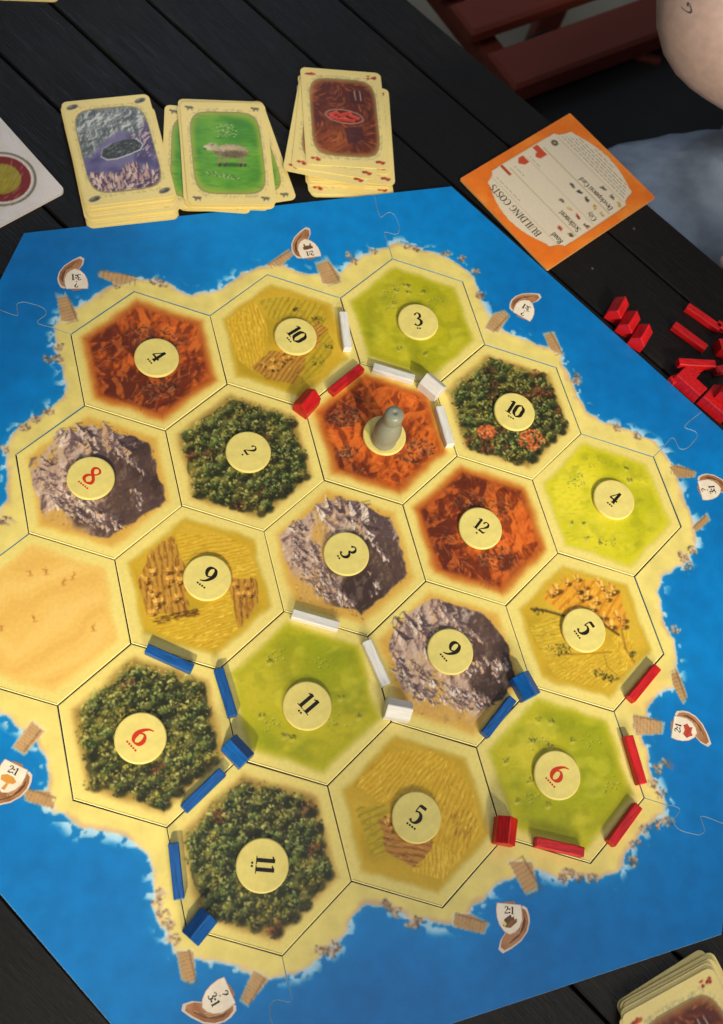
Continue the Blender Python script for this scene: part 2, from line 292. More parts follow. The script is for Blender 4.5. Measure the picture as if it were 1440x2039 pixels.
def base_tile(edge, inner, inset=.72, soft=.32, glow=(206, 150, 60), glow_w=.35, glow_a=.55):
    c = Canvas(-4.8, -4.8, 4.8, 4.8, .04, SAND)
    nz = fnoise(c.h, c.w, 30, 4); n2 = fnoise(c.h, c.w, 90, 3)
    c.a *= (1 + (n2[..., None] - .5) * .07)
    d = hexd(c.X, c.Y) + (nz - .5) * .35
    c.tint(sstep(inset - glow_w, inset + .05, d) * glow_a, glow)
    c.tint(sstep(inset - soft * .5, inset + soft * .5, d), inner)
    return c, d, nz

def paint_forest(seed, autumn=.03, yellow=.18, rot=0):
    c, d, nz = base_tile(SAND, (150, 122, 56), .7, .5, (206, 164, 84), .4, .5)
    n1 = fnoise(c.h, c.w, 22, 4); n2 = fnoise(c.h, c.w, 60, 3); dd = hexd(c.X, c.Y) + (n1 - .5) * 1.1
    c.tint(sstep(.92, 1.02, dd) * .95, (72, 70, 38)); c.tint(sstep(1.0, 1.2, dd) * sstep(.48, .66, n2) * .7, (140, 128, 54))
    crowns = []
    for k in range(1500):
        p = in_hex(.98)
        if all(math.hypot(p[0] - q[0], p[1] - q[1]) > .42 for q in crowns): crowns.append(p)
    crowns.sort(key=lambda p: -p[1])
    for (x, y) in crowns:
        a = rng.rand() < autumn; yl = rng.rand() < yellow
        if a: pal = [(60, 34, 22), (116, 62, 36), (156, 84, 50), (96, 54, 34)]
        elif yl: pal = [(80, 76, 32), (140, 130, 50), (190, 176, 80), (108, 106, 44)]
        else: pal = pick([[(34, 36, 20), (62, 70, 32), (106, 112, 50), (160, 160, 76), (208, 202, 116)], [(28, 38, 22), (50, 72, 36), (88, 108, 50), (134, 148, 72), (182, 184, 102)]])
        r = U(.34, .5)
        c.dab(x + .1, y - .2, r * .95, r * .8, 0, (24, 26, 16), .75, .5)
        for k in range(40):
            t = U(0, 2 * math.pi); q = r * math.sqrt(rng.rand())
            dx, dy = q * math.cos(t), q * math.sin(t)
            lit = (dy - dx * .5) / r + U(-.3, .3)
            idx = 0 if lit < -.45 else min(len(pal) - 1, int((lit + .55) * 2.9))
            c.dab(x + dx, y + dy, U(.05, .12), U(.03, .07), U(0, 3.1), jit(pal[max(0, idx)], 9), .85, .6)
        if rng.rand() < .35:
            t = U(0, 6.28); c.path([(x, y), (x + .14 * math.cos(t), y + .14 * math.sin(t)), (x + .3 * math.cos(t + .5), y + .3 * math.sin(t + .5))], .028, (168, 150, 104), .75)
    for k in range(330):
        x, y = in_hex(.92)
        c.dab(x, y, U(.03, .08), U(.02, .045), U(0, 3.1), jit(pick([(166, 160, 90), (122, 124, 60), (26, 28, 18), (190, 174, 106)]), 12), .75)
    for k in range(120):
        x, y = in_hex(.74)
        if hexd(x, y) < 1.05: c.dab(x, y, U(.04, .16), U(.02, .05), U(0, 3.1), jit(pick([(66, 58, 30), (120, 84, 40), (46, 44, 26)]), 12), .6)
    return c

def paint_hills(seed, rubble=False, ang=.9):
    c, d, nz = base_tile(SAND, (168, 76, 22), .74, .7, (206, 134, 44), .5, .8)
    dd = hexd(c.X, c.Y); ins = sstep(.8, 1.15, dd)
    n1 = fnoise(c.h, c.w, 90, 3); n2 = fnoise(c.h, c.w, 40, 4); n3 = fnoise(c.h, c.w, 62, 4); n4 = fnoise(c.h, c.w, 46, 5)
    ca, sa = math.cos(ang), math.sin(ang)
    u = c.X * ca + c.Y * sa + (n1 - .5) * 6
    H = 1.3 * (1 - np.abs(((u * .42 + (n2 - .5) * 1.8) % 1.0) * 2 - 1)) + .8 * n4
    gy, gx = np.gradient(H); s_ = (gx - gy * .6) * 22
    c.tint(sstep(.46, .58, n3) * ins * .85, (112, 40, 14)); c.tint(sstep(.56, .7, n3) * ins * .6, (78, 34, 20)); c.tint(sstep(.46, .34, n3) * ins * .8, (208, 96, 28))
    c.tint(sstep(.15, 1.3, s_) * ins * .6, (224, 116, 44)); c.tint(sstep(-.15, -1.3, s_) * ins * .6, (92, 32, 14))
    flow = fnoise(c.h, c.w, 50, 3)
    for k in range(620):
        x, y = in_hex(.8)
        j = int((y + 4.8) / .04); i = int((x + 4.8) / .04); f = flow[j, i]; a = ang + (f - .5) * 5
        pal = [(112, 42, 16), (80, 32, 16), (150, 60, 20), (96, 48, 28)] if n3[j, i] > .5 else [(204, 92, 28), (222, 118, 46), (168, 66, 20), (190, 84, 24)]
        col = jit(pick(pal), 10)
        if hexd(x, y) < 1.1: col = col * .55 + np.array((204, 126, 44)) * .45
        c.dab(x, y, U(.1, .42), U(.02, .07), a + U(-.4, .4), col, U(.25, .6))
    for k in range(46):
        x, y = in_hex(1.1); j = int((y + 4.8) / .04); i = int((x + 4.8) / .04); w = U(.12, .5); a = ang + U(-.9, .9); P = []
        for q in range(5): t = a + q * 1.26 + U(-.5, .5); rr_ = w * (1 if q % 2 == 0 else .4) * U(.6, 1.2); P.append((x + rr_ * math.cos(t), y + rr_ * math.sin(t)))
        c.poly(P, jit(pick([(226, 112, 40), (206, 84, 26)] if n3[j, i] < .5 else [(132, 48, 18), (84, 34, 18)]), 10), .55)
        c.line(P[0][0], P[0][1], P[2][0], P[2][1], .03, jit((236, 150, 84), 10), .45)
    def rub(bx, by, r, n):
        for k in range(n):
            t = U(0, 6.28); q = r * math.sqrt(rng.rand())
            c.dab(bx + q * math.cos(t) * 1.3, by + q * math.sin(t) * .8, U(.05, .18), U(.03, .07), U(0, 3.1), jit(pick([(58, 36, 26), (84, 56, 40), (44, 28, 22), (130, 90, 66), (100, 66, 48)]), 10), .75)
        for k in range(n // 10):
            x, y = bx + U(-.9, .9) * r, by + U(-.5, .5) * r; c.line(x, y, x + U(-.25, .25), y + U(-.2, .2), .025, (196, 150, 116), .7)
    if rubble: rub(-1.9, 1.3, .8, 130); rub(1.6, -1.5, .95, 150); rub(-2.3, -.9, .5, 70)
    else: rub(.9, .9, 1.1, 110); rub(.3, -1.9, .9, 80); rub(-.2, 1.7, .7, 50)
    return c

def paint_mountain(seed, rot=0.0, pale=0.0):
    c, d, nz = base_tile(SAND, (208, 160, 70), .7, .5, (216, 168, 70), .4, .6)
    n1 = fnoise(c.h, c.w, 44, 5); n2 = fnoise(c.h, c.w, 14, 4); n3 = fnoise(c.h, c.w, 70, 3); dd = hexd(c.X, c.Y)
    co, si = math.cos(rot), math.sin(rot)
    XR = c.X * co + c.Y * si; YR = -c.X * si + c.Y * co
    def RT(x, y): return x * co - y * si, x * si + y * co
    def ridged(cell, oc):
        out = 0; amp = 1; tot = 0
        for k in range(oc):
            f = fnoise(c.h, c.w, cell, 2); out = out + amp * (1 - np.abs(f * 2 - 1) * 1.9); tot += amp; amp *= .55; cell /= 2
        return out / tot
    H = ridged(50, 4) * 1.1
    gy, gx = np.gradient(H); s_ = (gx - gy * .7) * 9
    edge = sstep(.8, .92, dd + (n1 - .5) * 1.0 + (n2 - .5) * .25)
    gap = sstep(-.6, -1.9, XR + YR * .15 + (n1 - .5) * 2.5) * sstep(.42, .56, n3)
    rock = edge * (1 - .85 * gap)
    right = sstep(-.9, .1, XR - YR * .22 + (n1 - .5) * 3.2 - pale)
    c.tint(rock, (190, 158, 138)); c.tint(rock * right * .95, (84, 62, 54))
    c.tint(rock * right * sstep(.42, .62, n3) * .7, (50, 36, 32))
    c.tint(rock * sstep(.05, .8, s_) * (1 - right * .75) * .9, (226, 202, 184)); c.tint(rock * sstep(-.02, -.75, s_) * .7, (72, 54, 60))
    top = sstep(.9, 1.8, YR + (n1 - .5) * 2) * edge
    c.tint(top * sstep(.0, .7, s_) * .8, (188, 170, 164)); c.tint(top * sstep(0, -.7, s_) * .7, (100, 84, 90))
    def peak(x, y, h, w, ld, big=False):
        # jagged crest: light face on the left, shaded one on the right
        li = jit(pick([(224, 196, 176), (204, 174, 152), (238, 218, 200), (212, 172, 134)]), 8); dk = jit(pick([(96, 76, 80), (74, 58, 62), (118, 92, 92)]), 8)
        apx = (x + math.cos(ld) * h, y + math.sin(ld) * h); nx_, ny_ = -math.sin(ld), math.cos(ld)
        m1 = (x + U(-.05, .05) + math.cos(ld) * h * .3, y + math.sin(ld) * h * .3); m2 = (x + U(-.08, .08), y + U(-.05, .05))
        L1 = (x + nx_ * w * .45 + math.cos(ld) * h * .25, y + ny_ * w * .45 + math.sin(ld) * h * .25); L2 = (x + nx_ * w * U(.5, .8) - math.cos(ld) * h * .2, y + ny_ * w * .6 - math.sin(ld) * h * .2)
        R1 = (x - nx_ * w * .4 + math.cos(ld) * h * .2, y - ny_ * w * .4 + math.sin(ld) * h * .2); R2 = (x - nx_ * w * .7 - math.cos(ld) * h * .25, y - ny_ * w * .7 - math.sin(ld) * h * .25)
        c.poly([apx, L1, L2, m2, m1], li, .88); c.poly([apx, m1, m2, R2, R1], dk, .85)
        for q in range(4 if not big else 9):
            t = U(0, .9); px = apx[0] * (1 - t) + m2[0] * t; py = apx[1] * (1 - t) + m2[1] * t
            c.line(px, py, px + nx_ * w * U(.2, .6) - math.cos(ld) * h * U(.1, .3), py + ny_ * w * U(.2, .6) - math.sin(ld) * h * U(.1, .3), .026, jit(pick([li * .72, np.minimum(li * 1.08, 250), dk]), 8), .7)
            c.line(px, py, px - nx_ * w * U(.2, .6) - math.cos(ld) * h * U(.1, .3), py - ny_ * w * U(.2, .6) - math.sin(ld) * h * U(.1, .3), .026, jit(pick([dk * .7, dk * 1.2]), 6), .6)
    def ridge(pts, n, h, w, ld, spread=.18, big=False):
        P = np.array(pts); seg = np.r_[0, np.cumsum(np.hypot(*(P[1:] - P[:-1]).T))]
        items = []
        for k in range(n):
            t = U(0, seg[-1]); x = np.interp(t, seg, P[:, 0]) + U(-spread, spread); y = np.interp(t, seg, P[:, 1]) + U(-spread, spread)
            items.append(RT(x, y))
        items.sort(key=lambda p: -p[1])
        for (x, y) in items:
            if hexd(x, y) > .82: peak(x, y, h * U(.6, 1.3), w * U(.6, 1.2), ld + U(-.35, .35), big)
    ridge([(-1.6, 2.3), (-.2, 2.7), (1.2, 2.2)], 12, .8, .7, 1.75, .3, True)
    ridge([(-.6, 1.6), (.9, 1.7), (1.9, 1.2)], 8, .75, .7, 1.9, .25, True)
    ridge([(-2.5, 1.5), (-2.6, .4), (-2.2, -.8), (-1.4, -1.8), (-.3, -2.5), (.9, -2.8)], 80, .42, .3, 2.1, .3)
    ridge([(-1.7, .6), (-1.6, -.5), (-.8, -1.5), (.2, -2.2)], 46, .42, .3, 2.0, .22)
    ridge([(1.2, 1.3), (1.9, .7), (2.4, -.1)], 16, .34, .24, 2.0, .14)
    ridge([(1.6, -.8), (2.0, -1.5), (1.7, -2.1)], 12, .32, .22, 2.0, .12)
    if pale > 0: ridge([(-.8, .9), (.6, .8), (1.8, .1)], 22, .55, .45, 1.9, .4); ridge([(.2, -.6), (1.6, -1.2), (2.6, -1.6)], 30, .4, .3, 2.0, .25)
    for k in range(380):
        x, y = in_hex(.85); j = int((y + 4.8) / .04); i = int((x + 4.8) / .04); left = right[j, i] < .5
        pal = [(244, 224, 204), (176, 132, 96), (222, 172, 96), (106, 82, 72)] if left else [(44, 34, 34), (100, 82, 80), (62, 48, 50), (140, 116, 106)]
        c.dab(x, y, U(.04, .15), U(.015, .035), 2.1 + U(-.9, .9), jit(pick(pal), 10), .55)
    for k in range(60):
        x, y = in_hex(.78)
        if hexd(x, y) < 1.1: c.dab(x, y, U(.06, .2), U(.02, .06), U(0, 3.1), jit(pick([(186, 128, 50), (120, 86, 50)]), 10), .5)
    return c

def paint_field(seed, mode=0, rot=0.0):
    c, d, nz = base_tile(SAND, (198, 160, 40), .72, .34, (176, 146, 44), .3, .5)
    dd = hexd(c.X, c.Y); ins = sstep(.78, .98, dd)
    n1 = fnoise(c.h, c.w, 60, 3); n2 = fnoise(c.h, c.w, 20, 3)
    c.tint(sstep(.5, .75, n1) * ins * .6, (168, 140, 26)); c.tint(sstep(.5, .3, n1) * ins * .5, (214, 176, 58))
    def inpol(P):
        r = np.zeros(c.X.shape, bool); J = n2 * .35 - .17
        X = c.X + J; Y = c.Y - J
        for (ax, ay), (bx, by) in zip(P, P[1:] + P[:1]):
            if ay != by: r ^= ((ay > Y) != (by > Y)) & (X < (bx - ax) * (Y - ay) / (by - ay) + ax)
        return r * ins
    def strip(P, base, pal, a, step=.16, n=260, al=.9, rows=.55):
        m = inpol(P); c.tint(m * al, base)
        u = -c.X * math.sin(a) + c.Y * math.cos(a) + (n1 - .5) * .5
        c.tint(m * sstep(.2, .9, np.sin(u * 6.283 / step)) * rows, pal[-1])
        xs = [p[0] for p in P]; ys = [p[1] for p in P]
        for k in range(n):
            x, y = U(min(xs), max(xs)), U(min(ys), max(ys)); j = int((y + 4.8) / .04); i = int((x + 4.8) / .04)
            if 0 <= j < c.h and 0 <= i < c.w and m[j, i] > .4: c.dab(x, y, U(.08, .26), U(.02, .045), a + U(-.15, .15), jit(pick(pal), 9), .7)
    def sheaf(x, y, s=1.0):
        c.dab(x + .09 * s, y - .09 * s, .18 * s, .11 * s, 0, (74, 44, 14), .75)
        for q in range(7):
            t = 1.57 + U(-.8, .8); c.line(x, y - .08 * s, x + .2 * s * math.cos(t), y + .2 * s * math.sin(t), .05 * s, jit(pick([(236, 190, 92), (216, 156, 62), (186, 124, 42)]), 8), .95)
        c.dab(x, y - .02, .07 * s, .04 * s, 0, (120, 74, 24), .8)
    def bush(x, y, r, n=26):
        for k in range(n): c.dab(x + U(-r, r), y + U(-r, r) * .7, U(.05, .13), U(.02, .05), U(0, 3.1), jit(pick([(62, 56, 18), (92, 84, 30), (42, 40, 14), (128, 116, 50)]), 9), .85)
    G = [(232, 192, 62), (206, 162, 36), (240, 206, 90), (176, 132, 24)]; Bn = [(196, 142, 54), (150, 96, 30), (222, 170, 78), (108, 66, 20)]; Ol = [(178, 156, 36), (156, 134, 26), (194, 174, 56), (140, 116, 20)]
    if mode == 0:
        strip([(-3.1, 1.8), (-1.2, 2.9), (-.9, 1.0), (-1.2, -.6), (-2.4, -1.7), (-3.3, -.4)], (214, 172, 44), G, 1.5, .2, 300)
        strip([(-.9, 2.9), (.8, 2.9), (2.6, 2.0), (2.8, .6), (1.2, .6), (-.6, 1.6)], (192, 162, 42), Ol, .9, .3, 160)
        strip([(-2.4, -1.5), (-1.0, -.7), (.6, -.4), (2.2, .9), (2.7, .2), (1.2, -1.6), (-.2, -3.0), (-1.6, -2.5)], (182, 130, 50), Bn, .62, .24, 320)
        strip([(1.0, -1.4), (2.6, .2), (2.9, -.8), (1.6, -2.5), (.2, -3.1)], (184, 156, 34), Ol, .7, .3, 120)
        for k in range(26): t = U(0, 1); sheaf(-1.9 + 3.2 * t + U(-.3, .3), -1.9 + 1.6 * t + U(-.45, .45), .9)
        for (x, y, r) in [(2.2, 1.0, .3), (2.4, -.9, .25), (1.5, -1.7, .4), (1.1, 1.9, .15)]: bush(x, y, r)
    elif mode == 1:
        strip([(-2.2, 2.4), (-.8, 3.0), (-.5, .8), (-1.0, -1.4), (-2.9, -1.0), (-3.0, .8)], (184, 134, 52), Bn, 1.45, .3, 330)
        strip([(-.7, 3.1), (1.4, 2.6), (2.9, 1.6), (3.0, -.2), (1.4, .1), (-.5, 1.0)], (212, 172, 48), G, 0.0, .2, 260)
        strip([(-2.9, -1.1), (-.9, -1.5), (1.4, -.5), (1.4, -3.0), (-.3, -3.4), (-2.4, -2.4)], (206, 168, 42), G, .1, .18, 320)
        strip([(1.4, .1), (2.9, -.2), (2.9, -1.6), (1.5, -2.9)], (182, 130, 50), Bn, 1.4, .3, 160)
        for k in range(24): sheaf(U(-2.7, -.9), U(-1.0, 1.2), 1.1)
        for k in range(6): sheaf(U(1.6, 2.6), U(-1.2, .0), 1.0)
        for k in range(60): c.dab(U(-2.6, -.4), -1.4 + U(-.18, .18), U(.1, .25), .05, U(-.3, .3), jit((86, 52, 16), 8), .6)
    elif mode == 2:
        strip([(-3, .8), (-.8, 1.2), (.2, .2), (-.2, -1.3), (-2.8, -1.0)], (190, 158, 42), Ol + G[:1], -.1, .22, 220)
        strip([(-2.8, -1.2), (1.6, -1.4), (1.8, -3.0), (0, -3.3), (-2.4, -2.2)], (200, 166, 44), G, .25, .18, 320)
        strip([(1.4, -.8), (2.4, -.6), (2.4, -2.4), (1.6, -2.8)], (214, 174, 48), G, .9, .22, 120)
        P = [(-1.7, 2.2), (-.2, 3.0), (1.6, 2.5), (2.8, 1.4), (2.4, -.1), (1.7, -.6), (.6, .5), (-.9, 1.2)]
        strip(P, (222, 156, 44), [(234, 172, 62), (246, 196, 92), (198, 126, 30), (176, 104, 20)], .6, .5, 200)
        for k in range(52):
            x, y = U(-1.5, 2.5), U(-.4, 2.9); j = int((y + 4.8) / .04); i = int((x + 4.8) / .04)
            if inpol(P)[j, i] > .5 if k < 4 else (y > .9 - .6 * (x + .2) and y < 3.1 - .3 * abs(x)): sheaf(x, y, U(1.1, 1.7))
        c.path([(-2.6, 1.8), (-1.8, 1.5), (-.9, 1.0), (.3, .6), (1.1, .1), (1.8, -.7)], .1, (82, 58, 16), .85); c.path([(-2.6, 1.86), (-1.8, 1.6), (-.9, 1.1)], .05, (142, 122, 62), .7)
        c.path([(-2.2, -.9), (-1.1, -1.15), (0, -1.35), (1.0, -1.5)], .06, (146, 108, 28), .75); c.path([(.6, -1.3), (.5, -2.2), (1.0, -3)], .05, (156, 120, 32), .7); c.path([(2.1, -.4), (1.9, -1.5), (2.1, -2.3)], .09, (140, 96, 26), .6)
        for (x, y, r) in [(-1.9, -.7, .5), (-1.6, -.9, .4), (-2.3, 1.6, .3), (2.2, -1.9, .2), (-.1, -2.4, .25), (.6, -2.9, .25), (.2, -2.7, .2)]: bush(x, y, r)
    else:
        strip([(-2.6, 2.0), (-1.0, 3.1), (1.6, 2.7), (2.4, 1.8), (.8, .9), (-1.6, .8)], (216, 172, 42), G, .55, .22, 300)
        strip([(.9, .9), (2.6, 1.9), (3.1, .2), (2.8, -1.6), (1.6, -2.8), (.4, -1.4)], (210, 166, 40), G, .9, .26, 320)
        strip([(.2, -1.4), (1.7, -2.7), (.4, -3.4), (-1.0, -2.6)], (222, 180, 54), G, 1.3, .2, 200)
        strip([(-2.9, .8), (-1.4, .8), (-1.2, -1.4), (-2.6, -1.6)], (186, 158, 34), Ol, .2, .3, 120)
        strip([(-1.9, .1), (-.2, .4), (.6, -.8), (.2, -1.9), (-.8, -2.5), (-2.0, -1.4)], (180, 124, 56), [(186, 130, 60), (140, 86, 34), (208, 156, 84), (112, 66, 24)], -.45, .3, 260)
        for k in range(10): sheaf(U(-1.7, -.9), U(-.9, .4), .9)
        for k in range(30): c.dab(U(1.6, 2.8), U(-2.2, -.6), U(.1, .3), .04, .9, (146, 96, 30), .6)
    return c

def paint_pasture(seed, bright=0):
    A = np.array((176, 168, 22) if not bright else (208, 196, 34)); 
    c, d, nz = base_tile(SAND, A, .68, .5, (186, 178, 74), .35, .6)
    n1 = fnoise(c.h, c.w, 110, 3); n2 = fnoise(c.h, c.w, 50, 3); dd = hexd(c.X, c.Y)
    ins = sstep(.6, 1.2, dd)
    c.tint(sstep(.45, .75, n1) * ins * .85, (146, 154, 8) if not bright else (178, 176, 18))
    c.tint(sstep(.55, .3, n1) * ins * .6, (196, 180, 44) if not bright else (228, 212, 60))
    c.tint(sstep(.5, .8, n2) * ins * .35, (126, 134, 12))
    for k in range(240):
        x, y = in_hex(.9); c.dab(x, y, U(.1, .4), U(.02, .05), U(-.4, .4), jit(pick([(150, 156, 26), (186, 184, 60), (128, 140, 18)]), 8), .25)
    c.tint(sstep(.52, .7, fnoise(c.h, c.w, 24, 3)) * ins * .3, (122, 128, 16)); c.tint(sstep(.46, .3, fnoise(c.h, c.w, 34, 3)) * ins * .35, (214, 202, 70))
    for k in range(9):                                     # soft knolls
        x, y = in_hex(1.0); c.dab(x, y, U(.5, 1.1), U(.25, .5), U(-.6, .6), (132, 140, 14) if not bright else (176, 178, 20), .4, .9); c.dab(x - .15, y + .3, U(.4, .8), U(.15, .3), U(-.5, .5), (204, 194, 62), .35, .9)
    for g in range(4):                                     # little flocks
        fx, fy = in_hex(1.5)
        while math.hypot(fx, fy) < 1.7: fx, fy = in_hex(1.4)
        for k in range(rng.randint(9, 16)):
            x, y = fx + U(-.55, .55), fy + U(-.35, .35)
            c.dab(x + .03, y - .04, .07, .04, 0, (92, 96, 18), .8); c.dab(x, y, .055, .035, U(0, 3), (226, 220, 140), .95, .8)
    for g in range(9):                                     # bushes and outcrops
        x, y = in_hex(1.2)
        if math.hypot(x, y) < 1.4: continue
        for k in range(9): c.dab(x + U(-.16, .16), y + U(-.1, .1), U(.05, .12), U(.02, .05), U(0, 3), jit(pick([(96, 92, 34), (74, 74, 24), (150, 140, 90)]), 9), .8)
        c.dab(x - .1, y - .18, .2, .1, 0, (206, 200, 96), .5)
    return c

def paint_desert(seed):
    c, d, nz = base_tile(SAND, (226, 182, 94), .7, .5, (226, 184, 90), .3, .6)
    dd = hexd(c.X, c.Y); ins = sstep(.7, 1.1, dd)
    n1 = fnoise(c.h, c.w, 120, 3)
    w = np.sin((c.Y * 1.0 - .25 * c.X + (n1 - .5) * 4.5) * 3.2)
    c.tint(sstep(.2, 1, w) * ins * .4, (236, 198, 118)); c.tint(sstep(.3, 1, -w) * ins * .28, (210, 156, 70))
    for k in range(7):
        x, y = in_hex(1.2)
        for q in range(4): c.path([(x, y), (x + U(-.1, .1), y + U(.1, .2)), (x + U(-.25, .25), y + U(.15, .35))], .025, (166, 102, 34), .6)
        c.dab(x, y - .05, .2, .06, 0, (186, 124, 48), .5)
    return c

# ------------------------------------------------------------------ ribbons: printed numerals and letters
def ribbon(pts, V, F, z=0.0, n=10):
    P = np.array(pts, float)
    if len(P) > 2:
        Q = []
        Pe = np.vstack([2 * P[0] - P[1], P, 2 * P[-1] - P[-2]])
        for i in range(1, len(Pe) - 2):
            for k in range(n):
                t = k / n; p0, p1, p2, p3 = Pe[i - 1], Pe[i], Pe[i + 1], Pe[i + 2]
                Q.append(.5 * ((2 * p1) + (-p0 + p2) * t + (2 * p0 - 5 * p1 + 4 * p2 - p3) * t * t + (-p0 + 3 * p1 - 3 * p2 + p3) * t ** 3))
        Q.append(P[-1]); P = np.array(Q)
    b = len(V)
    for i in range(len(P)):
        a = P[max(0, i - 1)]; c = P[min(len(P) - 1, i + 1)]
        tx, ty = c[0] - a[0], c[1] - a[1]; L = math.hypot(tx, ty) or 1
        nx, ny = -ty / L, tx / L; w = max(P[i][2], .02) / 2
        V.append((P[i][0] + nx * w, P[i][1] + ny * w, z)); V.append((P[i][0] - nx * w, P[i][1] - ny * w, z))
    for i in range(len(P) - 1):
        F.append((b + 2 * i, b + 2 * i + 1, b + 2 * i + 3, b + 2 * i + 2))
T_, K_, S_ = .05, .17, .045
